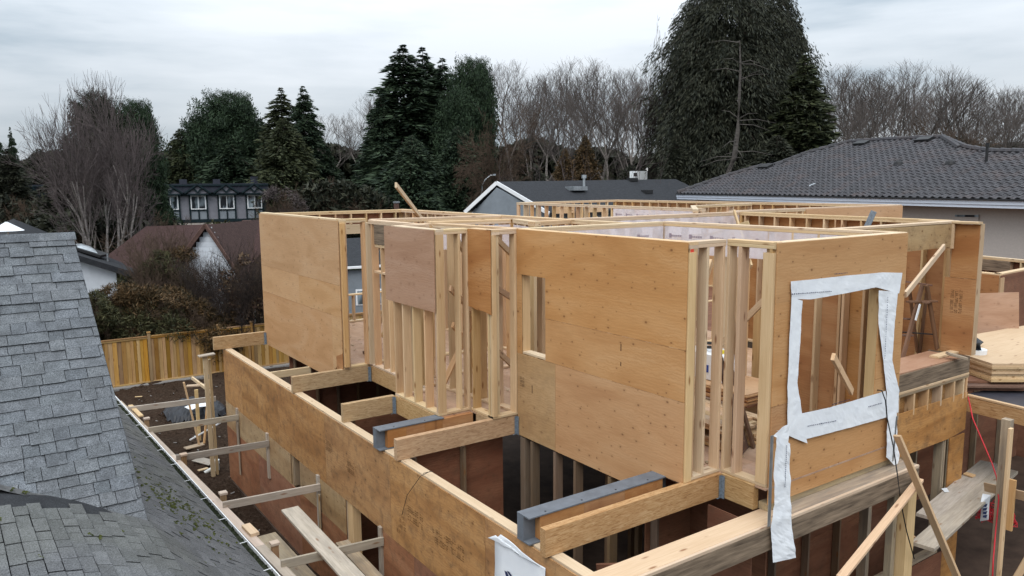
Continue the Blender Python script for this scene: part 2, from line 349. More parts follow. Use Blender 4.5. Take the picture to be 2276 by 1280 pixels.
def wrapm(name, axis):
    m, t, b = mk(name); v = coords(t, (1, 1, 1), False); sp = N(t, 'ShaderNodeSeparateXYZ', {0: v})
    a = noise(t, v, 3.0, 4, .5, .6)
    col = ramp(t, a, [(.3, (.74, .765, .80)), (.7, (.79, .81, .83))])
    t.links.new(col, b.inputs['Base Color']); b.inputs['Roughness'].default_value = .6; b.inputs['Specular IOR Level'].default_value = .2; bump(t, b, noise(t, v, 11, 3, .6, 1.5), .14, .01); return m
M['wrap'] = wrapm('white_building_wrap', 0)
m_, t_, b_ = mk('clear_poly_sheet'); b_.inputs['Base Color'].default_value = (.78, .74, .78, 1); b_.inputs['Roughness'].default_value = .3
a_ = noise(t_, coords(t_, (2, 2, 2), False), 2.0, 4); t_.links.new(N(t_, 'ShaderNodeMapRange', {0: a_, 1: .3, 2: .7, 3: .35, 4: .65}).outputs[0], b_.inputs['Alpha']); M['poly'] = m_
M['printgrey'] = plain('grey_purple_print', (.30, .25, .29), .7, .2, bmp=0)
M['ink'] = plain('black_stamp_ink', (.05, .028, .018), .8, .2, bmp=0); M['inkblue'] = plain('dark_blue_print', (.02, .03, .09), .6, .1, bmp=0); M['inkfaint'] = plain('faded_stamp_ink', (.17, .085, .035), .8, .2, bmp=0)
# ------------------------------------------------------------------ ground
g = MB(); g.add([(-600, -300, 0), (900, -300, 0), (900, 1200, 0), (-600, 1200, 0)], [(0, 1, 2, 3)])
tag(g.build('ground', M['dirt']), kind='structure')
# lumpy soil of the side yard as real relief
sv, sf = [], []; nx, ny = 26, 150
from mathutils import noise as mnoise
def lump(x, y): return .09*mnoise.noise(Vector((x*1.3, y*1.3, 2)))+.07*mnoise.noise(Vector((x*5, y*5, 7)))+.035*mnoise.noise(Vector((x*14, y*14, 1)))
for i in range(nx+1):
    for j in range(ny+1):
        x = 2.6+(4.6-2.6)*i/nx; y = 4+(29.2-4)*j/ny; sv.append((x, y, .09+lump(x, y)))
for i in range(nx):
    for j in range(ny): a = i*(ny+1)+j; sf.append((a, a+ny+1, a+ny+2, a+1))
tag(mesh_obj('side_yard_soil', sv, sf, M['dirt'], smooth=True), kind='structure')
sv, sf = [], []; nx, ny = 60, 60
for i in range(nx+1):
    for j in range(ny+1):
        x = 4.6+(22-4.6)*i/nx; y = 18.4+(29.2-18.4)*j/ny; sv.append((x, y, .09+lump(x, y)))
for i in range(nx):
    for j in range(ny): a = i*(ny+1)+j; sf.append((a, a+ny+1, a+ny+2, a+1))
tag(mesh_obj('back_yard_soil', sv, sf, M['dirt'], smooth=True), kind='structure')

# ------------------------------------------------------------------ the unfinished timber house
ZT, ZF, ZP = 6.33, 3.54, 3.24
HX, HY = 4.55, 5.05
house = thing('unfinished_house', 'two storey house under construction with bare stud framing and orange plywood sheathing', 'house', (HX, HY, 0))
S = [M['stud'], M['stud'], M['stud2']]
def stud(x, y, z0, z1, dx, dy, mat=None, name='stud'):
    return board(name, (x, y, z0), (x, y, z1), dx, dy, mat or rnd.choice(S), house, upv=(0, 1, 0))
WALLN = [0]
def fwall(a, b, inn, z0=ZF, z1=ZT, t=.14, sp=.406, at=None, opens=(), plates=True, bottom=True, tops=2):
    WALLN[0] += 1; e_ = (WALLN[0]*7 % 11)*.0006; z1 -= e_; z0 += e_*.8; t -= e_*.9
    a, b = Vector((*a, 0)), Vector((*b, 0)); d = (b-a); L = d.length; d.normalize(); n = Vector((*inn, 0)).normalized(); off = n*(t/2+.0004*(WALLN[0]*5 % 7))
    def bd(nm, s0, s1, z, h=.038, w_=t, mat=None):
        p, q = a+d*s0+off, a+d*s1+off
        return board(nm, (p.x, p.y, z), (q.x, q.y, z), w_, h, mat or M['plate'], house)
    if plates:
        for k in range(tops): bd('top_plate', 0.0 if k == 0 else 0.0, L, z1-.019-k*.0385, mat=M['plate'])
        if bottom: bd('bottom_plate', 0, L, z0+.019)
    ss = at if at is not None else [min(max(.019+i*sp, .019), L-.019) for i in range(int(L/sp)+1)]+[L-.019]
    lo, hi = z0+.038, z1-.0385*tops
    for s in ss:
        blocked = None
        for (s0, s1, q0, q1) in opens:
            if s0 < s < s1: blocked = (q0, q1)
        p = a+d*s+off
        def st(za, zb):
            if zb-za > .06: board('stud', (p.x, p.y, za), (p.x, p.y, zb), .038, t, rnd.choice(S), house, upv=n)
        if blocked: st(lo, blocked[0]-.04); st(blocked[1]+.24, hi)
        else: st(lo, hi)
    for (s0, s1, q0, q1) in opens:
        bd('header', s0-.04, s1+.04, q1+.12, .235, t*.9, M['stud2'])
        if q0 > lo+.1: bd('window_sill', s0, s1, q0-.02, .038)
        for s in (s0-.02, s1+.02):
            p = a+d*s+off; board('jack_stud', (p.x, p.y, lo), (p.x, p.y, q1), .038, t, rnd.choice(S), house, upv=n)
def ply(pts, org, u, v, mat, th=.0125, name='plywood_sheet'): return prism(name, pts, org, u, v, th, mat, house)
def plyX(x, pts, mat, th=.0125, name='plywood_sheet'):      # sheet in the plane x = const, pts = (y, z); faces -x
    return ply([(-a, b) for a, b in pts], (x, 0, 0), (0, -1, 0), (0, 0, 1), mat, th, name)
def plyY(y, pts, mat, th=.0125, name='plywood_sheet'):      # sheet in the plane y = const, pts = (x, z); faces -y
    return ply(pts, (0, y, 0), (1, 0, 0), (0, 0, 1), mat, th, name)
def R4(a, b, c, d, g_=.003): return [(a+g_, c+g_), (b-g_, c+g_), (b-g_, d-g_), (a+g_, d-g_)]
def ink(o, org, u, v, n, h, gap=.5, mat=None, rows=1, seed=1):
    """a printed stamp: rows of small letter-like strokes lying 1 mm proud of the sheet"""
    r_ = random.Random(seed); m_ = MB(); u = Vector(u).normalized(); v = Vector(v).normalized(); nn = u.cross(v); org = Vector(org)+nn*.0015
    for k in range(rows):
        x = 0
        for i in range(n):
            if r_.random() < .12: x += h*.5
            ww = h*r_.uniform(.35, .55)
            for (a, b, c, d_) in ((0, .13, 0, 1), (0, 1, .86, 1), (0, 1, 0, .13), (.85, 1, 0, 1), (0, 1, .43, .56)):
                if r_.random() < .62:
                    q = [org+u*(x+ww*a)+v*(h*c-k*h*1.5), org+u*(x+ww*b)+v*(h*c-k*h*1.5), org+u*(x+ww*b)+v*(h*d_-k*h*1.5), org+u*(x+ww*a)+v*(h*d_-k*h*1.5)]
                    m_.add(q, [(0, 1, 2, 3)])
            x += ww+h*gap*.4
    return tag(mesh_obj('printed_stamp', m_.v, m_.f, mat or M['inkfaint'], o), kind='stuff')

# --- second floor deck
def deck(x0, x1, y0, y1):
    x = x0
    while x < x1-.01:
        xe = min(x+1.22, x1); y = y0
        while y < y1-.01:
            ye = min(y+2.44, y1)
            rbox('subfloor_sheet', (x+.001, y+.001, ZF-.025), (xe-.001, ye-.001, ZF-.003), M['floor'], house, 'y', c=0); y = ye
        x = xe
deck(5.50, 9.0, 13.5, 18.2); deck(6.04, 9.0, 9.26, 13.5); deck(5.47, 6.04, 9.85, 11.3); deck(6.50, 9.7, 5.9, 9.26); deck(7.12, 9.7, 5.27, 5.9)
deck(9.7, 13.1, 6.2, 11.0); deck(9.0, 14.6, 11.0, 18.2); deck(14.6, 20, 11.2, 21.2)
# --- rim and carrying beams
def lbeam(name, a, b, w_, mat=None, z0=ZP, z1=ZF, parent=None):
    a, b = Vector((*a, (z0+z1)/2)), Vector((*b, (z0+z1)/2)); return board(name, a, b, w_, z1-z0-.004, mat or M['lsl'], house)
lbeam('rim_beam', (4.30, 18.20), (5.48, 18.20), .09)
lbeam('rim_beam', (4.52, 13.545), (6.04, 13.545), .09)
lbeam('rim_beam', (4.57, 11.345), (5.47, 11.345), .09)
lbeam('rim_beam', (4.49, 9.30), (6.48, 9.30), .09)
lbeam('rim_beam', (4.465, 5.93), (7.10, 5.93), .09)
lbeam('rim_beam', (6.085, 13.50), (6.085, 11.39), .09); lbeam('rim_beam', (5.515, 11.30), (5.515, 9.93), .09)
lbeam('rim_beam', (6.085, 9.70), (6.085, 9.35), .09); lbeam('rim_beam', (7.145, 5.885), (7.145, 5.42), .09)
lbeam('rim_beam', (6.56, 9.25), (6.56, 6.45), .09); lbeam('rim_beam', (5.56, 18.15), (5.56, 13.6), .09)
for (x, y) in ((5.475, 18.14), (6.02, 13.49), (5.455, 11.29), (6.47, 9.245), (7.085, 5.875), (6.035, 9.86)):
    h = MB(); h.box((x-.035, y-.004, ZP-.005), (x+.006, y, ZF-.02)); h.box((x+.003, y-.05, ZP-.005), (x+.006, y, ZF-.02)); h.box((x-.06, y-.004, ZP-.005), (x, y+.06, ZP))
    h.build('joist_hanger', M['hanger'], house)
def steelbeam(x0, x1, y0, y1, ply0, ply1, matp):
    zb, zt = ZP, ZF-.002; m_ = MB(); yc = (y0+y1)/2
    m_.box((x0, y0, zt-.014), (x1, y1, zt)); m_.box((x0, y0, zb), (x1, y1, zb+.014)); m_.box((x0+.002, yc-.006, zb+.014), (x1, yc+.006, zt-.014)); m_.box((x0+.001, yc, zb+.014), (x0+.009, y1-.003, zt-.014))
    o = m_.build('steel_beam', M['steel'], house)
    for i in range(3): 
        b0 = ply0+i*(ply1-ply0)/3; b1 = ply0+(i+1)*(ply1-ply0)/3
        rbox('packing_plate', (b0+.001, y0+.012, zb+.018), (b1-.001, yc-.012, zt-.018), matp, o, 'x')
    for i in range(4): h = MB(); xx = x0+.25+i*.5; h.tube([(xx, y0+.05, zt), (xx, y0+.05, zt+.003)], .011, 8); h.build('bolt_hole', M['black'], o)
steelbeam(4.47, 5.52, 9.76, 9.98, 4.60, 5.50, M['plyO'])
rbox('packing_plate', (5.50, 9.772, ZP+.01), (6.03, 9.86, ZF-.02), M['plyO'], house, 'x')
steelbeam(4.49, 6.60, 6.20, 6.42, 4.64, 6.45, M['plyO'])

# --- second floor outer walls, from the far left round to the front
ZL = ZT+.02
fwall((5.512, 18.2), (5.512, 13.50), (1, 0), z1=ZL)
yy = [18.22, 16.3, 13.50]
for a, b, c, d in ((18.22, 13.5, 5.12, ZL-.03), (18.22, 15.7, 4.51, 5.12), (15.7, 13.5, 4.51, 5.12), (18.22, 13.98, ZP+.0, 4.51)):
    plyX(5.50, R4(b, a, c, d), M['plyT'] if c > 4.6 else M['plyT'])
plyX(5.50, [(13.5, 3.86), (13.5, 4.51), (13.978, 4.51), (13.978, ZP+.12)], M['plyT']); plyX(5.497, [(13.5, ZP+.30), (13.5, 3.84), (13.80, 3.74), (13.80, ZP+.18)], M['plyO'])
fwall((5.512, 13.50), (6.045, 13.50), (0, 1), z1=ZL, at=[.07, .5])
stud(5.56, 13.51, ZF+.04, ZL-.08, .09, .13, M['stud']); stud(6.06, 13.47, ZF+.04, ZL-.08, .11, .12, M['stud2']); stud(5.99, 13.53, ZF+.04, ZL-.08, .04, .14)
fwall((6.045, 13.40), (6.045, 11.30), (1, 0), at=[.12, .5, .78, 1.35, 1.95])
rbox('header', (6.04, 11.6, ZT-.44), (6.16, 13.15, ZT-.085), M['lslgray'], house, 'y'); rbox('cripple_plate', (6.05, 11.6, ZT-.50), (6.17, 13.15, ZT-.445), M['plate'], house, 'y')
rbox('window_sill', (6.05, 12.6, ZT-.98), (6.17, 13.2, ZT-.94), M['plate'], house, 'y')
# box 2
fwall((5.482, 11.30), (5.482, 9.85), (1, 0), at=[.03, .33, .68, 1.05, 1.40])
fwall((5.482, 11.30), (6.04, 11.30), (0, -1), at=[.3])
plyX(5.47, R4(9.86, 11.50, ZT-1.22, ZT-.012), M['plyP'])
fwall((5.482, 9.85), (6.04, 9.85), (0, 1), at=[.40, .54])
stud(5.555, 9.87, ZF+.04, ZT-.08, .13, .04, M['stud2'])
fwall((6.052, 9.85), (6.052, 9.24), (1, 0), at=[.06, .50, .57])
plyX(6.04, [(9.85, ZT-.012), (9.24, ZT-.012), (9.24, ZT-1.23), (9.30, ZT-1.22), (9.42, ZT-1.20), (9.60, ZT-1.20), (9.85, ZT-1.17)], M['plyO'])
fwall((6.052, 9.24), (6.50, 9.24), (0, 1), at=[.03, .42])
stud(6.085, 9.25, ZF+.04, ZT-.08, .07, .05, M['stud2'])
# wall C, the big plywood wall
fwall((6.512, 9.22), (6.512, 5.93), (1, 0), opens=[(.10, .66, ZT-1.80, ZT-.66)])
T = ZT-.010
C1 = T-1.22; C2 = T-1.83; C3 = 3.235
plyX(6.50, [(9.24, T-.65), (9.24, T), (5.94, T), (5.94, C1+.003), (8.55, C1+.003), (8.55, T-.65)], M['plyA'])
plyX(6.50, R4(9.12, 9.24, C2-.003, T-.65), M['plyA'])
plyX(6.50, R4(5.94, 8.55, C2, C1), M['plyA'])
c3 = plyX(6.50, R4(8.32, 9.24, C3, C2), M['plyY']); plyX(6.50, [(8.318, C2-.003), (8.318, C3), (6.46, C3), (6.46, 3.53), (5.94, 3.53), (5.94, C2-.003)], M['plyA'])
for (q, zq, hh) in ((6.99, C1-.10, .09), (6.99, C1-.33, .05), (8.86, C2-.42, .12)):
    m_ = MB(); m_.box((6.4862, q, zq-hh), (6.4885, q+.014, zq)); mm = m_.build('knot_slot', M['ink'], house)
ink(house, (6.4872, 9.17, C2-.38), (0, -1, 0), (0, 0, 1), 5, .035, rows=3, mat=M['ink'], seed=4)
m_ = MB(); m_.box((6.52, 5.928, ZT-.15), (6.575, 5.9305, ZT-.085)); m_.build('red_paint_mark', M['orangetag'], house)
# bay
fwall((6.52, 5.93), (7.12, 5.93), (0, 1), at=[.02, .09, .30, .57])
stud(6.56, 5.935, ZF+.0, ZT-.12, .11, .03, M['stud2'])
fwall((7.13, 5.93), (7.13, 5.29), (1, 0), at=[.02, .19, .60])
stud(7.20, 5.36, ZF+.04, ZT-.12, .14, .14, M['stud2']); stud(7.20, 5.745, ZF+.04, ZT-.08, .14, .05, M['stud'])
# window wall
fwall((7.18, 5.285), (9.83, 5.285), (0, 1), opens=[(.42, 2.07, ZT-2.27, ZT-.67)])
W0, W1_, WZ0, WZ1 = 7.60, 9.25, ZT-2.27, ZT-.67
plyY(5.285, [(7.17, ZT-.012), (9.83, ZT-.012), (9.83, WZ1-.0015), (7.17, WZ1-.0015)], M['plyA'])
plyY(5.285, R4(7.17, W0, ZT-1.85, WZ1), M['plyA']); plyY(5.285, R4(W1_, 9.83, ZT-1.85, WZ1), M['plyA'])
plyY(5.285, R4(7.17, W0, WZ0-.01, ZT-1.85), M['plyO']); plyY(5.285, R4(W1_, 9.83, WZ0-.01, ZT-1.85), M['plyA'])
plyY(5.285, R4(7.17, 9.83, 3.33, WZ0-.01), M['plyA'])
rbox('window_sill', (W0, 5.265, WZ0-.035), (W1_, 5.44, WZ0+.0), M['plate'], house, 'x')
fwall((9.83, 5.30), (9.83, 6.25), (-1, 0), at=[.05, .45, .8]); plyX(9.845, R4(5.29, 6.2, 3.33, ZT-.012), M['plyA'])
# inside partitions and their clear poly strips
def poly(a, b, z0, z1, print_=True, seed=1):
    a, b = Vector((*a, 0)), Vector((*b, 0)); u = (b-a); L = u.length
    pts = [(0, z0), (L, z0+rnd.uniform(-.05, .05)), (L, z1), (0, z1)]
    o = prism('poly_strip', pts, a, u, (0, 0, 1), .002, M['poly'], house)
    if print_:
        r_ = random.Random(seed); m_ = MB(); x = .1; u.normalize(); n = u.cross(Vector((0, 0, 1))); zz = z1-.15
        while x < L-.4:
            for k in range(6):
                p = a+u*(x+.045*k)+n*.004; ww = .034 if k else .055; hh = .03 if k else .07
                m_.add([p+Vector((0, 0, zz-hh/2)), p+u*ww+Vector((0, 0, zz-hh/2)), p+u*ww+Vector((0, 0, zz+hh/2)), p+Vector((0, 0, zz+hh/2))], [(0, 1, 2, 3)])
            x += .42
        tag(mesh_obj('poly_print', m_.v, m_.f, M['printgrey'], o), kind='stuff')
    return o
fwall((6.55, 9.24), (9.50, 9.26), (0, 1)); poly((6.7, 9.235), (9.50, 9.25), ZT-.46, ZT-.08, seed=1)
fwall((9.53, 9.30), (9.70, 5.42), (1, 0)); poly((9.525, 9.24), (9.69, 5.9), ZT-.52, ZT-.08, seed=2)
plyX(9.86, R4(5.45, 7.4, ZF+.02, ZT-.9), M['plyO'])
fwall((8.93, 11.02), (13.7, 11.02), (0, 1)); poly((9.9, 11.01), (13.6, 11.01), ZT-.45, ZT-.08, seed=3)
fwall((8.95, 10.85), (8.95, 9.30), (-1, 0)); fwall((7.84, 10.66), (8.90, 10.85), (0, 1)); poly((7.84, 10.65), (8.88, 10.84), ZT-.5, ZT-.1, False)
fwall((7.84, 10.66), (8.13, 11.69), (1, 0)); poly((8.12, 11.66), (7.83, 10.68), ZT-.5, ZT-.1, False)
fwall((6.55, 11.95), (8.13, 11.74), (0, 1)); poly((6.6, 11.93), (8.1, 11.73), ZT-.5, ZT-.1, False)
fwall((6.06, 11.42), (6.30, 11.42), (0, 1), at=[.1]); fwall((6.30, 11.42), (6.50, 9.30), (1, 0))
fwall((6.19, 13.55), (9.00, 13.20), (0, 1)); fwall((9.2, 18.2), (8.97, 11.15), (-1, 0), opens=[(1.0, 2.2, 4.3, 5.7), (3.4, 4.2, 4.3, 5.7)])
fwall((5.66, 18.2), (9.2, 18.2), (0, -1), opens=[(1.9, 3.1, 4.25, 5.75)])
plyY(18.2, R4(5.52, 7.55, ZF, ZT-.09), M['plyP']); plyY(18.2, R4(8.8, 9.2, ZF, ZT-.09), M['plyR']); plyY(18.2, R4(7.55, 8.8, ZT-.5, ZT-.09), M['plyR'])
plyX(9.21, R4(14.8, 18.1, ZF, ZT-.09), M['plyP'])
for p, q in (((6.2, 13.6, ZT-.1), (7.1, 14.4, ZT-1.5)), ((6.3, 14.2, ZF+.1), (7.4, 16.6, ZT-1.4)), ((5.7, 14.2, ZT-.1), (6.7, 16.2, ZT-.9)), ((6.2, 14.0, ZF+.05), (6.9, 14.4, ZF+1.1)),
             ((5.9, 10.0, ZT-.1), (6.9, 10.9, ZT-1.0)), ((5.8, 10.0, ZT-.9), (6.8, 10.7, ZT-1.6)), ((5.95, 10.2, ZT-1.5), (6.8, 10.9, ZT-2.2)), ((6.25, 9.5, ZT-.1), (7.2, 9.9, ZT-.75)),
             ((6.25, 9.5, ZT-.85), (7.2, 9.9, ZT-1.35)), ((6.2, 9.45, ZT-1.75), (7.0, 9.9, ZT-2.35)), ((6.2, 9.5, ZF+.5), (7.0, 10.6, ZF+.9)), ((5.9, 10.6, ZF+.1), (6.2, 9.9, ZF+1.5)), ((7.6, 9.0, ZT-.2), (6.8, 8.2, ZF+1.0)), ((9.3, 6.3, ZT-.3), (9.2, 7.9, ZF+.8)), ((7.3, 8.9, ZF+.1), (8.3, 8.6, ZT-.9)), ((9.4, 8.8, ZF+.1), (8.6, 8.9, ZT-.6)), ((7.0, 15, ZF+.2), (8.4, 15.3, ZT-.6)), ((6.75, 6.3, ZT-.1), (8.1, 7.4, ZT-1.3)), ((6.8, 6.1, ZT-.85), (7.3, 6.3, ZT-.3)), ((7.3, 6.0, ZT-.55), (8.6, 6.9, ZT-2.0))):
    board('diagonal_brace', p, q, .038, .089, rnd.choice(S), house)
# m wall, post, header over the terrace
fwall((13.15, 6.40), (13.62, 11.0), (1, 0)); u_ = Vector((13.62-13.15, 4.6, 0)).normalized()
for k in range(2): prism('plywood_sheet', [(0.02+2.3*k, ZF), (2.28+2.3*k, ZF), (2.28+2.3*k, ZT-.085), (.02+2.3*k, ZT-.085)], (13.30, 6.40, 0), u_, (0, 0, 1), .012, M['plyO'], house)
m_ = MB(); ls = px_(1925, 480, 12.9)
board('level_bar', (12.9, 7.55, ZT+.12), (12.85, 7.7, ZT-.32), .02, .10, M['hanger'], house)
board('top_plate', (9.70, 6.30, ZT-.019), (13.10, 6.27, ZT-.019), .14, .038, M['plate'], house)
plyY(6.215, R4(9.9, 12.86, ZT-.42, ZT-.045), M['plyPale']); rbox('header', (9.9, 6.22, ZT-.42), (12.86, 6.34, ZT-.045), M['stud2'], house, 'x')
stud(12.885, 6.24, ZT-.44, ZT-.045, .04, .14, M['stud2']); board('top_plate', (12.93, 6.75, ZT-.02), (12.93, 5.80, ZT-.02), .14, .038, M['plate'], house)
plyX(12.955, R4(5.81, 6.22, 5.42, ZT-.045), M['plyO']); sp_ = plyX(12.957, R4(5.81, 6.30, 4.19, 5.42), M['plyO'])
ink(sp_, (12.9442, 6.14, 4.85), (0, 0, 1), (0, 1, 0), 12, .045, rows=3, mat=M['ink'], seed=9)
stud(13.05, 5.88, 4.19, ZT-.04, .14, .12); stud(13.05, 6.2, 4.19, ZT-.04, .14, .12)
board('diagonal_brace', pz(2098, 548, 5.95), px_(2012, 655, 10.6), .038, .089, M['stud2'], house)
fwall((9.98, 7.6), (13.0, 7.6), (0, 1), z1=5.05, tops=1); 
# terrace ledge in front (top z 4.19)
ZL2 = 4.19
rbox('terrace_sheet', (9.90, 5.86, ZL2-.02), (12.80, 6.40, ZL2), M['plyP'], house, 'x', c=0)
rbox('rim_beam', (9.90, 5.845, ZL2-.28), (13.00, 5.89, ZL2-.022), M['lslgray'], house, 'x'); rbox('rim_beam', (12.96, 5.895, ZL2-.28), (13.0, 6.5, ZL2-.022), M['lslgray'], house, 'y')
rbox('top_plate', (9.90, 5.84, ZL2-.322), (13.00, 5.98, ZL2-.284), M['plate'], house, 'x'); rbox('top_plate', (9.90, 5.842, ZL2-.364), (13.00, 5.98, ZL2-.326), M['oldwood'], house, 'x')
for x in (10.05, 10.85, 10.92, 11.35, 11.75, 12.15, 12.55, 12.85, 12.95): stud(x, 5.91, 3.50, ZL2-.366, .038, .14)
plyY(5.99, R4(10.0, 13.0, 3.4, 3.9), M['plyL']); 
board('offcut', px_(2105, 785, 12.4), px_(2148, 797, 12.6), .12, .04, M['oldwood'], house)
rbox('bottom_plate', (12.3, 6.0, ZL2+.003), (12.95, 6.14, ZL2+.04), M['plate'], house, 'x')
plyY(5.855, [(9.6, 3.58), (13.0, 3.58), (13.0, 2.96), (12.5, 2.90), (9.6, 2.90)], M['plyL'])
plyY(5.855, R4(12.52, 13.0, .15, 2.90), M['plyL']); plyY(5.855, R4(9.6, 12.52, .15, 1.0), M['plyR'])
for x in (10.35, 11.1, 12.36, 12.42): stud(x, 5.93, 1.05 if x > 12 else .2, 2.95, .038 if x > 12 else .09, .14, M['oldwood'])
rbox('window_sill', (9.6, 5.86, 1.0), (12.4, 6.0, 1.04), M['oldwood'], house, 'x')

# --- far wing of the second floor
fwall((14.94, 21.26), (14.61, 12.95), (1, 0)); fwall((14.94, 21.26), (19.6, 21.45), (0, -1), opens=[(1.6, 2.4, 4.3, 5.9), (3.2, 4.0, 4.3, 5.9)])
fwall((19.6, 21.4), (20.34, 11.13), (-1, 0)); fwall((16.36, 14.75), (19.1, 15.0), (0, 1), sp=.6); fwall((14.1, 12.62), (16.36, 14.75), (0, 1), sp=.6)
fwall((16.5, 11.39), (20.34, 11.13), (0, 1), sp=.6); fwall((14.0, 11.5), (16.5, 11.39), (0, 1), sp=.6)
prism('plywood_sheet', [(0, ZF), (3.85, ZF), (3.85, ZT-.03), (0, ZT-.03)], (16.5, 11.375, 0), (3.84, -.26, 0), (0, 0, 1), .012, M['plyT'], house)
prism('plywood_sheet', [(0, ZF), (10.2, ZF), (10.2, ZT-.09), (0, ZT-.09)], (20.36, 11.2, 0), (-.74, 10.27, 0), (0, 0, 1), .012, M['plyT'], house)
poly((14.58, 16.1), (14.5, 13.0), ZT-.5, ZT-.08, seed=5)
for p, q in (((14.9, 17.3, ZT-.3), (15.2, 15.6, ZT-1.6)), ((9.66, 9.6, ZT-.6), (10.0, 7.9, ZT+.0)), ((13.3, 10.9, ZT+.02), (12.4, 9.7, ZT-1.0))): board('diagonal_brace', p, q, .038, .089, M['stud2'], house)
# tall loose brace sticking up above the left part
br = board('diagonal_brace', pd(880, 411, 13.0), pz(958, 512, 5.9), .038, .089, M['stud2'], house)

# --- lower walls of the right rear wing (tops at z = 5)
def lowwall(pa, pb, z1=5.0, z0=3.56, ply_=None, n=6, hdr=False):
    a, b = pz(*pa, z1), pz(*pb, z1); d = (b-a); L = d.length; d.normalize(); nn = Vector((-d.y, d.x, 0))
    if nn.dot(a) < 0: nn = -nn
    q = nn*.07
    for k in range(2): board('top_plate', a+q-Vector((0, 0, .019+.0385*k)), b+q-Vector((0, 0, .019+.0385*k)), .14, .038, M['plate'], house)
    for i in range(n):
        p = a+d*(L*i/(n-1)*.98+.02)+q; board('stud', (p.x, p.y, z0), (p.x, p.y, z1-.078), .038, .14, rnd.choice(S), house, upv=nn)
    if ply_:
        o = -nn*.013 if ply_[1] else nn*.15
        k = max(1, int(L/2.4))
        for i in range(k): prism('plywood_sheet', [(L*i/k+.002, z0), (L*(i+1)/k-.002, z0), (L*(i+1)/k-.002, z1-.03), (L*i/k+.002, z1-.03)], a+o+Vector((0, 0, -0)) - Vector((0, 0, a.z)), d, (0, 0, 1), .012, M[ply_[0]], house)
    return a, b, d, nn
a, b, d, nn = lowwall((2040, 555), (2300, 580), ply_=('plyR', False), n=12)
p0 = a+d*((b-a).length*.22)-nn*.02; p1 = a+d*((b-a).length*.82)-nn*.02
board('header', p0-Vector((0, 0, .22)), p1-Vector((0, 0, .22)), .04, .28, M['lslgray'], house)
lowwall((2026, 620), (2120, 606), ply_=('plyPale', True), n=4); lowwall((2160, 603), (2223, 609), ply_=('plyO', True), n=4); lowwall((2223, 609), (2300, 594), ply_=('plyR', True), n=3)
# leaning sheet beside the post
lp = prism('leaning_plywood_sheet', [(0, 0), (1.05, 0), (1.2, 1.15), (.05, 1.2)], pz(2152, 780, 3.56), (pz(2200, 780, 3.56)-pz(2152, 780, 3.56)), (0, .25, 1), .012, M['plyP'])
tag(lp, 'pinkish plywood sheet leaning behind the tall orange plywood post', 'plywood sheet')

# --- right wing deck
e0, e1 = Vector((13.03, 5.88, ZF)), pz(2330, 918, ZF)
dd = (e1-e0); L = dd.length; dd.normalize(); ub = Vector((-dd.y, dd.x, 0))
if ub.x < 0: ub = -ub
board('rim_beam', e0+dd*0-Vector((0, 0, .17))+ub*.03, e1-Vector((0, 0, .17))+ub*.03, .06, .24, M['lsl'], house)
board('edge_trim', e0-Vector((0, 0, .025))+ub*.03, e1-Vector((0, 0, .025))+ub*.03, .07, .035, M['plate'], house)
prism('roof_membrane', [(0, .07), (L, .07), (L, 6), (0, 6)], e0-Vector((0, 0, .03)), dd, ub if dd.cross(ub).z > 0 else ub, .02 if dd.cross(ub).z > 0 else -.02, M['membrane'], house)
rbox('subfloor_sheet', (13.05, 6.0, ZF-.02), (16.5, 9.0, ZF), M['plyR'], house, 'x', c=0); rbox('subfloor_sheet', (13.9, 9.0, ZF-.02), (23, 18, ZF), M['plyR'], house, 'x', c=0)

# --- ground floor
def colsheets(y0, y1, z0, z1, mat, cuts):
    ys = [y0]+[c for c in cuts if y0 < c < y1]+[y1]; out = []
    for a, b in zip(ys, ys[1:]): out.append(plyX(HX-.013, R4(a, b, z0, z1), mat))
    return out
up_ = colsheets(5.05, 18.3, 2.0, ZP-.02, M['plyL'], [7.11, 9.57, 12.03, 14.47, 16.9])
colsheets(11.25, 13.35, 1.40, 2.0, M['plyPale'], [12.4]); colsheets(13.85, 18.3, 1.40, 2.0, M['plyPale'], [15.3, 17.4]); colsheets(11.25, 18.3, .12, 1.40, M['plyRx'], [13.4, 15.9]); colsheets(5.05, 10.0, .12, 2.0, M['plyRx'], [7.6, 8.9])
colsheets(10.0, 11.25, .12, .6, M['plyRx'], [])
sx = HX-.0268
for (y, z, n_, h_, k, sd) in ((12.0, 2.72, 6, .07, 2, 1), (11.1, 2.62, 7, .07, 2, 2), (9.05, 2.60, 8, .08, 2, 3), (8.35, 2.56, 8, .08, 2, 4), (9.3, 2.42, 5, .05, 3, 5), (9.4, 2.25, 4, .05, 2, 6)):
    ink(up_[2 if 9.57 < y < 12.03 else 1], (sx, y, z), (0, -1, 0), (0, 0, 1), n_, h_, rows=k, seed=sd+20, mat=M['inkfaint'])
ink(up_[1], (sx, 7.9, 2.58), (0, -1, 0), (0, 0, 1), 7, .075, rows=2, seed=41, mat=M['inkfaint'])
fwall((HX, 18.3), (HX, 5.06), (1, 0), z0=.1, z1=ZP, at=[.02, 1.0, 2, 3, 4, 4.45, 4.9, 5.6, 6.4, 7.05, 7.10, 8.3, 9.2, 10, 11, 12, 13.2])
rbox('bottom_plate', (HX+.002, 10.0, .56), (HX+.14, 11.25, .6), M['plate'], house, 'y')
stud(HX+.07, 11.12, .6, 2.7, .14, .20, M['stud2']); stud(HX+.07, 13.78, 1.4, 2.7, .13, .08, M['oldwood'])
plyX(HX+.6, R4(9.8, 11.4, .4, 2.9), M['plyR'])
rbox('foundation_curb', (4.50, 4.9, 0), (4.70, 18.4, .115), M['slab'], house, 'y'); rbox('foundation_curb', (4.7, 5.0, 0), (13, 5.2, .115), M['concrete'], house, 'x')
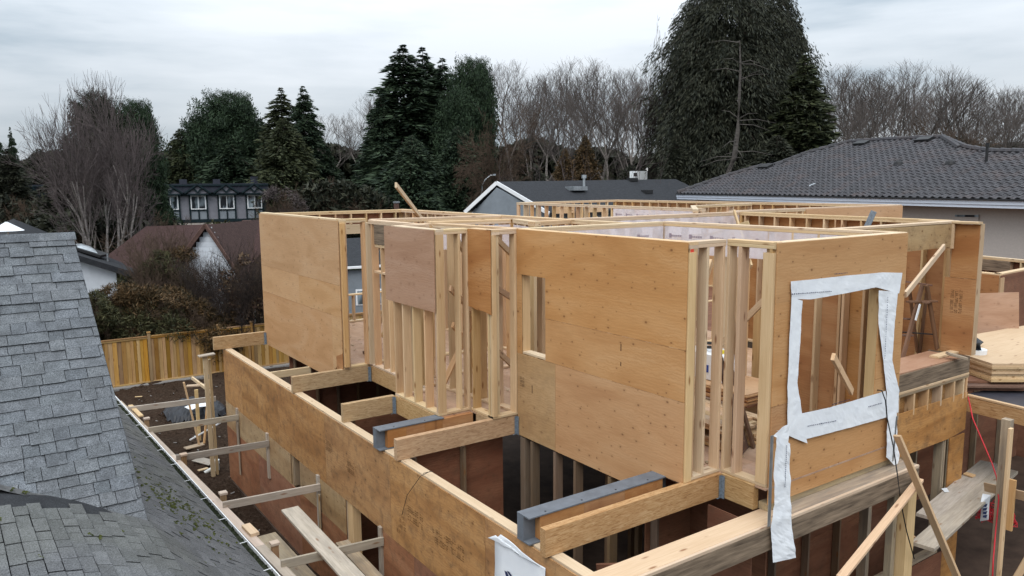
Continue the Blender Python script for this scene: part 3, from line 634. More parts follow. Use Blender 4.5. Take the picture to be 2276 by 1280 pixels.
rbox('ground_floor_slab', (4.7, 5.2, 0.05), (13.0, 18.4, .11), M['slab'], house, 'y', c=0)
rbox('joist', (4.6, 15.3, ZP-.14), (5.52, 15.36, ZP), M['stud2'], house, 'x')
# front lower beam
rbox('top_plate', (4.55, 5.10, ZP-.04), (7.3, 5.40, ZP), M['plate'], house, 'x'); rbox('top_plate', (7.302, 5.10, ZP-.04), (10.07, 5.40, ZP+.0), M['oldwood'], house, 'x')
rbox('front_beam', (4.5, 5.06, ZP-.30), (10.07, 5.15, ZP-.042), M['lslgray'], house, 'x'); rbox('front_plate', (4.5, 5.062, ZP-.041), (10.07, 5.099, ZP-.001), M['plate'], house, 'x')
rbox('rim_board', (7.2, 5.30, ZP+.002), (9.83, 5.42, 3.33), M['oldwood'], house, 'x')
stud(9.95, 5.13, .11, ZP-.30, .20, .14, M['stud2']); rbox('corner_block', (9.78, 5.2, ZP-.3), (10.07, 5.60, ZP-.003), M['stud2'], house, 'y')
stud(9.75, 5.22, .11, ZP-.30, .09, .10, M['oldwood'])
# ground floor partitions glimpsed through the openings
def inner(x0, x1, y, z0=.12, z1=3.2, mat='plyR', sp=.8):
    x = x0
    while x < x1-.05:
        xe = min(x+2.44, x1); plyY(y, R4(x, xe, 1.5, z1), M[mat]); plyY(y, R4(x, xe, z0, 1.5), M[mat]); x = xe
    x = x0+.1
    while x < x1: stud(x, y-.08, z0, z1, .04, .12, M['shadewood']); x += sp
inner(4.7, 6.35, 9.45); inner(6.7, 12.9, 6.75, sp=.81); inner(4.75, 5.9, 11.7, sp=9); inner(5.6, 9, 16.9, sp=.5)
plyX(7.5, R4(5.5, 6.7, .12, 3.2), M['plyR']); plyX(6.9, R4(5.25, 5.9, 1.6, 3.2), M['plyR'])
for y in (9.12, 8.9, 8.35, 7.9, 7.2): stud(6.56, y, .12, ZP-.03, .14, .05 if y < 9 else .12, M['shadewood'])
for x, y in ((7.6, 14.5), (7.0, 13.2), (6.6, 12.6), (8.2, 11.2), (7.4, 8.2), (8.4, 8.6), (9.2, 9.6)): stud(x, y, .12, 3.2, .09, .09, M['shadewood'])
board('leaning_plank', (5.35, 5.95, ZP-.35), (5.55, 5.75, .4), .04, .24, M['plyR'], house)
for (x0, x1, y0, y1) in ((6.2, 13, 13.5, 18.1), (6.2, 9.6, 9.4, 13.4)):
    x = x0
    while x < x1: rbox('joist', (x, y0, ZP), (x+.045, y1, ZF-.03), M['shadewood'], house, 'y'); x += .61

# --- white membrane round the window
def ribbon(name, Lp, Rp, Y, amp=.015, parent=house, rows=44, cols=7, seed=0, mat=None, lab=None):
    def smp(P_, t):
        n = len(P_)-1; k = min(int(t*n), n-1); f = t*n-k; return (P_[k][0]*(1-f)+P_[k+1][0]*f, P_[k][1]*(1-f)+P_[k+1][1]*f)
    V, F = [], []
    for i in range(rows+1):
        a, b = smp(Lp, i/rows), smp(Rp, i/rows)
        for j in range(cols+1):
            f = j/cols; p = py_(a[0]*(1-f)+b[0]*f, a[1]*(1-f)+b[1]*f, Y)
            p.y = Y-.008-amp*.5*(1+mnoise.noise(Vector((p.x*6+seed, p.z*5, seed))))-amp*.5*abs(mnoise.noise(Vector((p.x*13, p.z*9, seed)))); p.x += .006*mnoise.noise(Vector((p.z*9, seed, 1))); V.append(p)
    for i in range(rows):
        for j in range(cols): q = i*(cols+1)+j; F.append((q, q+1, q+cols+2, q+cols+1))
    o = mesh_obj(name, V, F, mat or M['wrap'], parent); return o
YW = 5.268
ribbon('window_wrap', [(1755, 625), (1800, 621), (1880, 612), (1960, 605), (2004, 606)], [(1757, 664), (1800, 665), (1880, 651), (1945, 638), (1996, 652)], YW, .010, seed=1)
ribbon('window_wrap', [(1757, 660), (1752, 760), (1748, 860), (1748, 960), (1722, 955), ], [(1781, 668), (1776, 760), (1770, 850), (1778, 905), (1792, 985)], YW-.012, .012, seed=2)
ribbon('window_wrap', [(1780, 918), (1840, 905), (1900, 888), (1966, 868)], [(1785, 976), (1840, 962), (1900, 946), (1975, 925)], YW-.008, .012, seed=3)
ribbon('window_wrap', [(1950, 645), (1950, 720), (1960, 800), (1968, 870), (1968, 930)], [(1992, 648), (1986, 720), (1980, 800), (1996, 868), (1994, 915)], YW-.016, .016, seed=4)
ribbon('window_wrap', [(1968, 925), (1968, 985), (1966, 1015), (1985, 1033)], [(1990, 915), (1992, 985), (1996, 1015), (1992, 1030)], YW-.03, .02, seed=5)
ribbon('window_wrap', [(1722, 962), (1716, 1050), (1718, 1120), (1710, 1170), (1715, 1249)], [(1752, 985), (1753, 1060), (1753, 1100), (1757, 1180), (1766, 1238)], YW-.235, .022, seed=6)
ribbon('window_wrap', [(1716, 968), (1735, 948)], [(1748, 985), (1752, 940)], YW-.12, .02, rows=6, seed=7)
wb = ribbon('corner_wrap', [(1088, 1195), (1102, 1230), (1100, 1262), (1100, 1300)], [(1120, 1183), (1190, 1230), (1213, 1250), (1212, 1310)], 5.0, 0, seed=8, rows=2, cols=2)
bpy.data.objects.remove(wb)
def ribbonX(name, Lp, Rp, X, amp, seed):
    V, F = [], []; rows, cols = 14, 6
    def smp(P_, t):
        n = len(P_)-1; k = min(int(t*n), n-1); f = t*n-k; return (P_[k][0]*(1-f)+P_[k+1][0]*f, P_[k][1]*(1-f)+P_[k+1][1]*f)
    for i in range(rows+1):
        a, b = smp(Lp, i/rows), smp(Rp, i/rows)
        for j in range(cols+1):
            f = j/cols; p = px_(a[0]*(1-f)+b[0]*f, a[1]*(1-f)+b[1]*f, X); p.x -= .004+amp*(1+mnoise.noise(Vector((p.y*4, p.z*4, seed)))); V.append(p)
    for i in range(rows):
        for j in range(cols): q = i*(cols+1)+j; F.append((q, q+1, q+cols+2, q+cols+1))
    o = mesh_obj(name, V, F, M['wrap'], house, smooth=True); o.modifiers.new('thick', 'SOLIDIFY').thickness = .002; return o
cw = ribbonX('corner_wrap', [(1102, 1196), (1102, 1250), (1100, 1320)], [(1214, 1262), (1213, 1290), (1212, 1340)], sx-.004, .006, 3)
ribbonX('corner_wrap', [(1088, 1194), (1102, 1200), (1118, 1186)], [(1106, 1188), (1170, 1238), (1212, 1262)], sx-.012, .02, 5)
m_ = MB()
for k, (a, b) in enumerate((((1121, 1268), (1130, 1300)), ((1126, 1268), (1152, 1310)))):
    q = [px_(a[0], a[1], sx-.03), px_(a[0]+6, a[1]+3, sx-.03), px_(b[0]+6, b[1]+3, sx-.03), px_(b[0], b[1], sx-.03)]; m_.add(q, [(0, 1, 2, 3)])
mesh_obj('wrap_print', m_.v, m_.f, M['inkblue'], cw)
# faded lines of print along the membrane
for (pa, pb, Y, n_) in (((1760, 655), (1850, 648), YW-.03, 20), ((1795, 948), (1860, 936), YW-.035, 16), ((1930, 905), (1962, 896), YW-.035, 9), ((1748, 990), (1744, 1085), YW-.265, 22), ((1973, 660), (1966, 800), YW-.052, 26), ((1855, 610), (1885, 607), YW-.03, 9), ((1850, 900), (1890, 888), YW-.035, 9)):
    a, b = py_(*pa, Y), py_(*pb, Y); ud = (b-a); L = ud.length; ud.normalize(); vd = Vector((-ud.z, 0, ud.x)); m_ = MB(); r_ = random.Random(n_)
    for i in range(n_):
        p = a+ud*L*i/n_; ww = L/n_*.6; hh = .014 if n_ > 8 else .03
        q = [p, p+ud*ww, p+ud*ww+vd*hh*r_.uniform(.5, 1), p+vd*hh*r_.uniform(.5, 1)]; m_.add(q, [(0, 1, 2, 3)])
    tag(mesh_obj('wrap_print', m_.v, m_.f, M['inkblue'], house), kind='stuff')
# steel angle at the corner with screw heads
a, b = py_(1716, 968, 5.03), py_(1709, 1170, 5.03)
o = board('corner_flashing', a, b, .05, .006, M['galv'], house, upv=(0, 1, 0), c=0)
a, b = py_(1993, 925, 5.22), py_(1984, 1025, 5.22); board('corner_flashing', a, b, .04, .006, M['galv'], house, upv=(0, 1, 0), c=0)

# garage side of the right wing: dark floor and inner walls
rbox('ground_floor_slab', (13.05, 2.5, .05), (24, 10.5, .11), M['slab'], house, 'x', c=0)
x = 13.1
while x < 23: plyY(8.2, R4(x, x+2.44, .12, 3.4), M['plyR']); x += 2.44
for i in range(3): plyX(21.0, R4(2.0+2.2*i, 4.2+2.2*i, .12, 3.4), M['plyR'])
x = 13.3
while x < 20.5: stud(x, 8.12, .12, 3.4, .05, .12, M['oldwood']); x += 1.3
# ------------------------------------------------------------------ neighbour's shingle roof at the left
ZG = 2.2                                                # eave height
G0, G1 = pz(258, 882, ZG), pz(620, 1278, ZG); gv = (G0-G1).normalized(); gu = Vector((gv.y, -gv.x, 0))
nh = thing('shingle_roof_house', "neighbour's house with steep grey asphalt shingle roof, mossy lower slope and metal gutter", 'house', (G1.x-3, G1.y, 0))
t45 = RAD(45); nN = -sin(t45)*gv+cos(t45)*Vector((0, 0, 1)); Q = ray(60, 600).normalized()*11+Vector((0, 0, CAM_H))
TT, P0, V0 = pplane(160, 519, Q, nN), pplane(330, 1165, Q, nN), pplane(-20, 1081, Q, nN)
upN = cos(t45)*gv+sin(t45)*Vector((0, 0, 1))
def clip(poly_, a, b, keep):      # keep side of the 2D line a-b
    out = []
    def sd(p): return ((b[0]-a[0])*(p[1]-a[1])-(b[1]-a[1])*(p[0]-a[0]))*keep
    for i in range(len(poly_)):
        p, q = poly_[i], poly_[(i+1) % len(poly_)]; sp, sq = sd(p), sd(q)
        if sp >= 0: out.append(p)
        if (sp >= 0) != (sq >= 0): t = sp/(sp-sq); out.append((p[0]+(q[0]-p[0])*t, p[1]+(q[1]-p[1])*t))
    return out
def n2(p): d = p-TT; return (d.dot(gu), d.dot(upN))
tp0, tv0 = n2(P0), n2(V0)
def shing(pts3, nrm, th, name='shingle', parent=None, mb=None, mat=None):
    k = len(pts3)
    if k < 3: return None
    V = [p for p in pts3]+[p+nrm*th for p in pts3]; F = [tuple(range(k, 2*k))]+[(i, (i+1) % k, k+(i+1) % k, k+i) for i in range(k)]
    if mb is not None: mb.add(V, F); return None
    c = sum(pts3, Vector())/k; return mesh_obj(name, [v-c for v in V], F, mat, parent, Matrix.Translation(c))
EX = .143
# deck under the shingles
base_pts = [(0, 0), tp0, tv0, (-4, tv0[1]+.2), (-4, 0)]
mesh_obj('roof_deck', [TT+gu*a+upN*b-nN*.012 for a, b in base_pts], [tuple(range(5))], M['shdark'], nh)
mbN = MB(); cnt = 0
s = .06; row = 0
while s < 7:
    x = -4+rnd.random()*.3
    while x < .35:
        wd = rnd.choice([.15, .19, .22, .25, .30, .40]); y1 = -s; tall = rnd.random() < .5; jog = .006 if tall else 0; y0 = -s-EX-rnd.uniform(-.004, .004)-(.016 if tall else 0)
        q = [(x+.003, y0), (x+wd-.003, y0+rnd.uniform(-.002, .002)), (x+wd-.003, y1+.03), (x+.003, y1+.03)]
        q = clip(q, (0, 0), tp0, -1); q = clip(q, tp0, tv0, -1) if len(q) > 2 else q
        if len(q) > 2:
            lift = [.004+.013*(1-(b+s+EX)/(EX+.03)) for a, b in q]; p3 = [TT+gu*a+upN*b+nN*(-.004+l_+jog) for (a, b), l_ in zip(q, lift)]
            if x > -1.6 and cnt < 170: shing(p3, nN, .006+jog*.5, 'shingle', nh, mat=M['shN']); cnt += 1
            else: shing(p3, nN, .006+jog*.5, mb=mbN)
        x += wd
    s += EX; row += 1
tag(mbN.build('shingles', M['shN'], nh), kind='stuff')
for i in range(20):     # ridge caps
    x = .03-.2*i; p3 = [TT+gu*(x-.21)+upN*(-.13)+nN*.022, TT+gu*x+upN*(-.13)+nN*.026, TT+gu*x+nN*.026, TT+gu*(x-.21)+nN*.022]
    shing(p3, nN, .006, 'ridge_shingle', nh, mat=M['shN'])
# rake board and the little gable wall that the raised roof stands on
board('rake_edge', TT+gu*.0-nN*.06, P0+gu*.0-nN*.06, .02, .08, M['shdark'], nh, upv=nN)
# lower slope: a height field over (y along, t inward from the gutter)
def gx(y): return G1+gv*((y-G1.y)/gv.y)
G545 = pz(545, 1196, ZG)
def hz(t, yy):
    p = gx(yy)-gu*t
    tA = (P0-gx(P0.y)).dot(-gu); yc = P0.y+(G545.y-P0.y)*(tA-t)/max(tA, .01)
    b = min(max((yy-yc)/.9+.5, 0), 1); b = b*b*(3-2*b); sR = (P0.z-ZG+.035)/max(tA-.1, .1); tV = (V0-gx(V0.y)).dot(-gu); sV = (V0.z-.02-ZG+.035)/(tV-.1)
    sl = sR*(1-.10*(1-b)*min(1, (tA-t)/.5)) if t < tA else sR+(sV-sR)*min((t-tA)/(tV-tA), 1.2)
    return Vector((p.x, p.y, ZG-.035+(t-.1)*sl))
def rn(t, y):
    a, b, c = hz(t, y), hz(t+.05, y), hz(t, y+.05); n = (b-a).cross(c-a).normalized(); return n if n.z > 0 else -n
V, F = [], []; na, nb = 40, 110
for i in range(na+1):
    for j in range(nb+1): V.append(hz(.10+3.6*i/na, 3+18*j/nb)-Vector((0, 0, .014)))
for i in range(na):
    for j in range(nb): q = i*(nb+1)+j; F.append((q, q+1, q+nb+2, q+nb+1))
mesh_obj('roof_deck', V, F, M['shdark'], nh)
mbR = MB(); cnt = 0; t = .105; row = 0
tc_ = EX*cos(RAD(34))
cand = []
while t < 3.4:
    y = 4+rnd.random()*.3
    while y < 20.5:
        wd = rnd.choice([.17, .20, .25, .30, .33]); tall = rnd.random() < .5
        y0, y1 = y+.006, y+wd-.006; y += wd
        tm = t+tc_/2; ym = (y0+y1)/2; pm = hz(tm, ym)
        d2 = n2(pm)
        if pm.y > P0.y-.02 and (pm-P0).dot(gu) < (pm.y-P0.y)*-.02: continue
        if pm.y < P0.y+.3 and (d2[0]-tp0[0]) < 0:          # beyond the valley line towards the steep roof
            f = (tp0[0]-d2[0])/(tp0[0]-tv0[0]); lim = P0.y+(V0.y-P0.y)*f
            if pm.y > lim+.30: continue
        t0 = t-rnd.uniform(0, .006)
        nrm = rn(tm, ym); l0 = .016+(.006 if tall else 0)
        p3 = [hz(t0, y0)+nrm*l0, hz(t0, y1)+nrm*l0, hz(t+tc_-.013, y1)+nrm*(l0-.012), hz(t+tc_-.013, y0)+nrm*(l0-.012)]
        cand.append((pm.length, p3, nrm))
    t += tc_
cand.sort(key=lambda c: c[0])
for i, (d_, p3, nrm) in enumerate(cand):
    if i < 125: shing(p3, nrm, .005, 'shingle', nh, mat=M['shR'])
    else: shing(p3, nrm, .005, mb=mbR)
tag(mbR.build('shingles', M['shR'], nh), kind='stuff')
# valley flashing
vd = (V0-P0); vL = vd.length; vd.normalize(); m_ = MB(); nn_ = 14
for i in range(nn_):
    a, b = P0+vd*vL*i/nn_, P0+vd*(vL*(i+1)/nn_+.02); o3 = Vector((0, 0, .03+.003*(i % 2)))
    ta = upN*.015
    m_.add([a+ta+o3, b+ta+o3, b-gv*.11+gu*.02+o3-Vector((0, 0, .02)), a-gv*.11+gu*.02+o3-Vector((0, 0, .02))], [(0, 1, 2, 3)])
m_.build('valley_flashing', M['flash'], nh)
# moss tufts on the lower slope
m_ = MB(); mr = random.Random(3)
for k in range(260):
    c = k % 9; 
    if k < 200: t_, y_ = mr.gauss(.85, .25), mr.gauss(10.3, .6)
    else: t_, y_ = mr.uniform(.1, 3.0), mr.uniform(6.5, 13)
    if not 0 < t_ < 3.2: continue
    q = hz(t_, y_)
    for i in range(5):
        c_ = q+Vector((mr.uniform(-.03, .03), mr.uniform(-.04, .04), .012)); r_ = mr.uniform(.008, .028)
        m_.add([c_+Vector((r_, 0, 0)), c_+Vector((-r_*.5, r_*.8, 0)), c_+Vector((-r_*.5, -r_*.8, 0)), c_+Vector((0, 0, r_*.8))], [(0, 1, 3), (1, 2, 3), (2, 0, 3)])
tag(m_.build('moss', M['moss'], nh), kind='stuff')
# gutter
g_ = Vector((0, 0, ZG)); m_ = MB()
def gl(y, o, z): p = gx(y)+gu*o; return Vector((p.x, p.y, z))
def strip(m_, pr, y0=3.0, y1=21.0):
    for (o0, z0), (o1, z1) in zip(pr, pr[1:]): m_.add([gl(y0, o0, z0), gl(y1, o0, z0), gl(y1, o1, z1), gl(y0, o1, z1)], [(0, 1, 2, 3)])
strip(m_, [(-.115, ZG-.01), (-.115, ZG-.10), (-.02, ZG-.10), (-.005, ZG-.06), (-.005, ZG), (.008, ZG), (.008, ZG-.11), (-.12, ZG-.11)])
m_.build('gutter', M['white'], nh)
m_ = MB(); strip(m_, [(-.11, ZG-.045), (-.01, ZG-.045)]); mr = random.Random(5)
for k in range(1500):
    y = mr.uniform(4, 20); o_ = mr.uniform(-.11, -.01); c_ = gl(y, o_, ZG-.045); r_ = mr.uniform(.006, .02)
    m_.add([c_+Vector((r_, 0, 0)), c_+Vector((-r_, r_, 0)), c_+Vector((-r_, -r_, 0)), c_+Vector((0, 0, r_*1.4))], [(0, 1, 3), (1, 2, 3), (2, 0, 3)])
tag(m_.build('gutter_debris', M['gutterblack'], nh), kind='stuff')
for k in range(16):
    y = 5.6+.93*k; m_ = MB(); m_.bar(gl(y, -.12, ZG-.002), gl(y, .0, ZG+.002), .012, .004); m_.build('gutter_strap', M['white'], nh)
m_ = MB(); m_.box((G1.x-6, 3, 0), (G1.x-.75, 21, ZG-.1)); m_.build('wall', M['whitesiding'], nh)
m_ = MB(); q = [TT, P0, Vector((P0.x, P0.y, ZG)), Vector((TT.x, TT.y, ZG)), Vector((TT.x-.1, TT.y+3.6, ZG)), Vector((TT.x-.1, TT.y+3.6, ZG+1.2))]
m_.add([v+gu*-.03 for v in q], [(0, 1, 2, 3), (0, 3, 4, 5)]); m_.build('gable_wall', M['whitesiding'], nh)
m_ = MB(); b0 = TT; m_.add([TT, TT-gu*5, TT-gu*5+gv*3.6-Vector((0, 0, 3.6)), TT+gv*3.6-Vector((0, 0, 3.6))], [(0, 1, 2, 3)]); m_.build('back_slope', M['shdark'], nh)

# ------------------------------------------------------------------ side fence with scaffold ledgers
ZR = 1.83
def fl(y, z, o=0): a = pz(262, 890, ZR); b = pz(640, 1275, ZR); p = a+(b-a)*((y-a.y)/(b.y-a.y)); return Vector((p.x+o, y, z))
sf_ = thing('side_fence', 'wooden side fence seen from above with square capped posts, running beside the gutter', 'fence', tuple(fl(12, 0)))
y = 6.0
while y < 20.4: board('top_rail', fl(y, ZR-.02, -.0), fl(min(y+2.4, 20.5)-.004, ZR-.02, -.0), .14, .035, M['rail'], sf_); y += 2.4
for k, y in enumerate((18.1, 15.2, 12.85, 10.55, 8.2, 6.2)):
    p = fl(y, 0, .12); po = board('post', (p.x, p.y, 0), (p.x, p.y, ZR+.08), .09, .09, M['cedarpost'], sf_, upv=(0, 1, 0))
    c_ = MB(); c_.box((p.x-.062, p.y-.062, ZR+.08), (p.x+.062, p.y+.062, ZR+.115)); c_.build('post_cap', M['rail'], po)
nb_ = 0
y = 6.0
while y < 20.4: rbox('fence_board', tuple(fl(y+.003, .05, -.035)), tuple(fl(y+.003, 0, -.017)+Vector((0, .134, ZR-.04))), M['cedar'], sf_, 'z', c=0); y += .14
# ledgers: one thing each
LED = [(19.2, 'most distant'), (17.25, ''), (15.1, ''), (12.33, ''), (9.85, '')]
LAB = ['grey scaffold ledger nearest the back fence, above the black tarp', 'scaffold ledger crossing the dirt above the V shaped props', 'scaffold ledger above the white drain pipe stub',
       'scaffold ledger just behind the end of the long grey plank', 'scaffold ledger lying under the middle of the long grey plank']
for i, ((y, _), lab) in enumerate(zip(LED, LAB)):
    a = fl(y+.15, ZR+.03, .0); b = Vector((HX-.03, y, ZR+.02+(.0 if i else -.02)))
    L = thing('scaffold_ledger', lab, 'scaffold board', (b.x, b.y, 0), group='ledgers between side fence and house wall')
    board('rail', a, b, .04, .13, M['grayboard'], L)
    if i: board('upright', (b.x-.01, y+.06, ZR-.72), (b.x-.01, y+.06, ZR+.22), .05, .09, M['grayboard'], L, upv=(0, 1, 0))
    if i in (1, 3): board('kicker', (b.x-.03, y-.0, ZR-.10), (b.x-.03, y-.0, ZR-1.3), .02, .07, M['oldwood'], L, upv=(0, 1, 0))
o = board('long_plank', pz(644, 1131, ZR+.11), pz(800, 1300, ZR+.11), .27, .04, M['grayboard'], None, c=.003); tag(o, 'long pale grey plank lying across two scaffold ledgers beside the house wall', 'plank')
o = board('wide_plank', pz(592, 1190, 1.35), pz(700, 1310, 1.35), .30, .04, M['oldwood'], None); tag(o, 'brown plywood plank below the near scaffold ledgers beside the fence post', 'plank')
o = board('wide_plank', pz(760, 1205, 1.55), pz(840, 1290, 1.55), .20, .04, M['oldwood'], None); tag(o, 'short brown plank tucked under the long pale grey plank', 'plank')
o = board('fence_block', fl(11.55, ZR+.02, .05), fl(11.15, ZR+.02, .05), .13, .05, M['stud2'], None); tag(o, 'loose wood block lying flat on top of the side fence rail', 'wood block')
o = board('fence_plank', fl(19.7, ZR+.03, .12), fl(18.6, ZR+.03, .12), .10, .03, M['stud2'], None); tag(o, 'short pale board resting at the far end of the side fence', 'board')
# tall corner prop
tp = thing('scaffold_prop', 'tall timber prop with flat cap board at the far corner of the lower plywood wall', 'prop', (4.42, 18.9, 0))
q = pd(463, 763, 19.2); a = Vector((4.25, 18.75, 0)); b = Vector((4.22, 18.75, 3.0))
board('upright', a, b, .09, .09, M['stud2'], tp, upv=(0, 1, 0)); board('upright', a+Vector((.12, .1, 0)), b+Vector((.12, .1, -.1)), .05, .09, M['stud2'], tp, upv=(0, 1, 0))
board('cap_board', b+Vector((-.14, 0, .02)), b+Vector((.22, .0, .04)), .2, .03, M['grayboard'], tp)
board('cross_arm', pz(415, 858, 1.5), pz(462, 855, 1.5), .14, .04, M['stud2'], tp); board('cross_arm', pz(427, 840, 1.6), pz(470, 872, 1.45), .05, .09, M['stud2'], tp)
board('upright', pz(436, 866, 1.5)*1, Vector((*pz(436, 866, 1.5).xy, 0)), .09, .04, M['stud2'], tp, upv=(0, 1, 0))
vp = thing('prop_stand', 'V shaped timber props standing on a flat board in the side yard', 'prop', tuple(pz(447, 985, .1)))
ft = pz(447, 988, .12); board('foot_board', ft+Vector((-.42, -.08, 0)), ft+Vector((.42, .08, 0)), .22, .03, M['oldwood'], vp)
board('leg', ft+Vector((-.05, 0, .02)), ft+Vector((-.3, .15, 1.72)), .04, .09, M['stud'], vp, upv=(0, 1, 0)); board('leg', ft+Vector((.08, 0, .02)), ft+Vector((.32, .05, 1.72)), .04, .09, M['stud'], vp, upv=(0, 1, 0))
board('brace', ft+Vector((-.2, .4, .05)), ft+Vector((1.0, .5, .5)), .02, .04, M['white'], vp)
# crumpled tarp
V, F = [], []; n_ = 22; c0 = pz(432, 918, .1); mr = random.Random(1)
for i in range(n_+1):
    for j in range(n_+1):
        u, v = i/n_*2-1, j/n_*2-1; r2 = u*u*.9+v*v
        V.append(Vector((c0.x+u*.85, c0.y+v*1.1, .12+max(0, 1-r2)**.5*.38+.10*mnoise.noise(Vector((u*3, v*3, 3)))*(1 if r2 < 1 else .2)+.05*mnoise.noise(Vector((u*8, v*8, 3))))))
for i in range(n_):
    for j in range(n_):
        a = i*(n_+1)+j
        if ((i+.5)/n_*2-1)**2*.9+((j+.5)/n_*2-1)**2 < 1.05: F.append((a, a+n_+1, a+n_+2, a+1))
tb = mesh_obj('plastic_bundle', V, F, M['tarp'], None); tag(tb, 'crumpled black plastic tarp bundle on the dirt beside the house corner', 'tarp')
wbm = MB(); mr = random.Random(2)
pp = [pz(410, 905, .5), pz(432, 897, .62), pz(452, 888, .6), pz(466, 893, .55), pz(462, 903, .62), pz(440, 905, .66), pz(424, 912, .6)]
wbm.add(pp, [tuple(range(7))]); o = wbm.build('white_sheet', M['paper'], None); o.modifiers.new('t', 'SOLIDIFY').thickness = .01; tag(o, 'white plastic sheet scrap lying on top of the black tarp bundle', 'plastic sheet')
# drain stub
ds = thing('drain_stub', 'white plastic drain pipe stub sticking out of the soil by the wall', 'pipe', tuple(pz(478, 1042, .1)))
c_ = pz(481, 1045, .1); m_ = MB(); m_.tube([c_, c_+Vector((0, 0, .25))], .07, 14); m_.build('pipe', M['pipe'], ds); m_ = MB(); m_.tube([c_+Vector((0, 0, .17)), c_+Vector((0, 0, .26))], .085, 14); m_.build('collar', M['pipe'], ds)
m_ = MB(); m_.tube([c_+Vector((-.28, -.02, .0)), c_+Vector((-.1, 0, .06)), c_+Vector((0, 0, .10))], .045, 10); m_.build('elbow', M['pipe'], ds)
for (q1, q2, w_, lab) in (((437, 1020), (475, 1030), .30, 'grey plywood offcut on the dirt left of the white drain stub'), ((462, 1040), (440, 1046), .10, 'narrow wood scrap lying next to the white drain stub'),
                          ((300, 882), (316, 881), .06, 'thin yellowish wood scrap on the dirt near the back fence'), ((372, 908), (440, 905), .04, 'long thin pale lath on the dirt reaching the tarp bundle')):
    o = board('wood_offcut', pz(*q1, .16), pz(*q2, .16), w_, .02, M['stud2'] if w_ < .2 else M['grayboard'], None); tag(o, lab, 'wood scrap')
m_ = MB(); mr = random.Random(11)
for k in range(170):
    c_ = Vector((mr.uniform(2.9, 4.4), mr.uniform(7, 28), .1)) if k < 110 else Vector((mr.uniform(4.5, 12), mr.uniform(18.8, 28), .1)); r_ = mr.uniform(.012, .05); a = mr.uniform(0, 3)
    m_.bar(c_-Vector((cos(a), sin(a), 0))*r_, c_+Vector((cos(a), sin(a), .2))*r_, r_*.7, .012)
tag(m_.build('ground_litter', M['concrete']), 'small pale scraps and stones scattered over the dark soil', 'litter', kind='stuff')

# ------------------------------------------------------------------ back fence
bf = thing('cedar_fence', 'new golden cedar board fence along the back of the yard', 'fence', (7, 29.2, 0))
FY = 29.2
posts = [2.2, 4.75, 7.1, 8.3, 10.7, 13.1, 15.5, 17.9]
def ftop(x): return 1.80
for a, b in zip(posts, posts[1:]):
    x = a+.05; k = 0
    while x < b-.05:
        xe = min(x+rnd.choice([.10, .14, .14]), b-.05); yo = .0 if k % 2 else .018
        rbox('fence_board', (x, FY+yo, .12), (xe-.004, FY+yo+.016, 1.72), M['cedar'], bf, 'z', c=0); x = xe; k += 1
    rbox('rail', (a+.045, FY-.03, 1.72), (b-.045, FY+.06, 1.76), M['cedarpost'], bf, 'x'); rbox('rail', (a+.045, FY-.03, .06), (b-.045, FY+.02, .15), M['cedar'], bf, 'x')
    rbox('rail', (a+.045, FY-.02, 1.66), (b-.045, FY-.002, 1.718), M['cedar'], bf, 'x')
for x in posts:
    po = rbox('post', (x-.045, FY-.045, 0), (x+.045, FY+.045, 1.86), M['cedarpost'], bf, 'z'); c_ = MB(); c_.box((x-.06, FY-.06, 1.86), (x+.06, FY+.06, 1.90)); c_.build('post_cap', M['cedarpost'], po)
cb = rbox('concrete_curb', (2.0, FY-.35, 0), (17.9, FY-.05, .10), M['concrete'], None, 'x', c=0); tag(cb, 'low grey concrete curb at the foot of the back fence', 'curb')

# ------------------------------------------------------------------ things on and around the house
def lum(name, p0, p1, w_, h_, mat, lab, cat, **k): o = board(name, p0, p1, w_, h_, mat, None, **k); return tag(o, lab, cat)
# stack of lumber on the deck
st = thing('lumber_stack', 'stack of pale timber planks lying on the deck behind the open bay framing', 'lumber', (8.3, 7.6, ZF))
for L_ in range(5):
    for k in range(6):
        j = rnd.uniform(-.12, .12); x = 7.75+.145*k; board('plank', (x, 6.35+j, ZF+.03+.042*L_+(.09 if L_ > 2 else 0)), (x+.1, 8.75+j, ZF+.03+.042*L_+(.09 if L_ > 2 else 0)), .138, .038, rnd.choice(S), st)
for y in (6.8, 8.2): board('bearer', (7.65, y, ZF+.205), (8.65, y, ZF+.205), .07, .04, M['oldwood'], st)
st = thing('plywood_pile', 'pile of plywood sheets on the deck behind the timber stack', 'plywood pile', (8.9, 8.2, ZF))
for k in range(9): rbox('sheet', (8.55+rnd.uniform(-.02, .02), 6.7+rnd.uniform(-.02, .02), ZF+.35+.02*k), (9.45, 9.0, ZF+.369+.02*k), M['plyT'] if k % 3 else M['plyR'], st, 'y', c=0)
rbox('bearer', (8.6, 7.0, ZF+.2), (9.4, 7.1, ZF+.35), M['stud2'], st, 'x'); rbox('bearer', (8.6, 8.6, ZF), (9.4, 8.7, ZF+.35), M['stud2'], st, 'x'); rbox('bearer', (8.6, 7.0, ZF), (9.4, 7.1, ZF+.2), M['stud2'], st, 'x')
o = rbox('cardboard_box', (8.75, 7.3, ZF+.54), (9.25, 8.1, ZF+.92), M['paper'], None, 'y'); tag(o, 'white box with blue mark standing on the plywood pile', 'box')
m_ = MB(); m_.box((8.744, 7.55, ZF+.65), (8.7495, 7.65, ZF+.76)); m_.build('blue_mark', M['blue'], o)
tt = thing('tool_bundle', 'black tool with yellow tape lying on top of the white box', 'tool', (9.0, 7.7, ZF+.92))
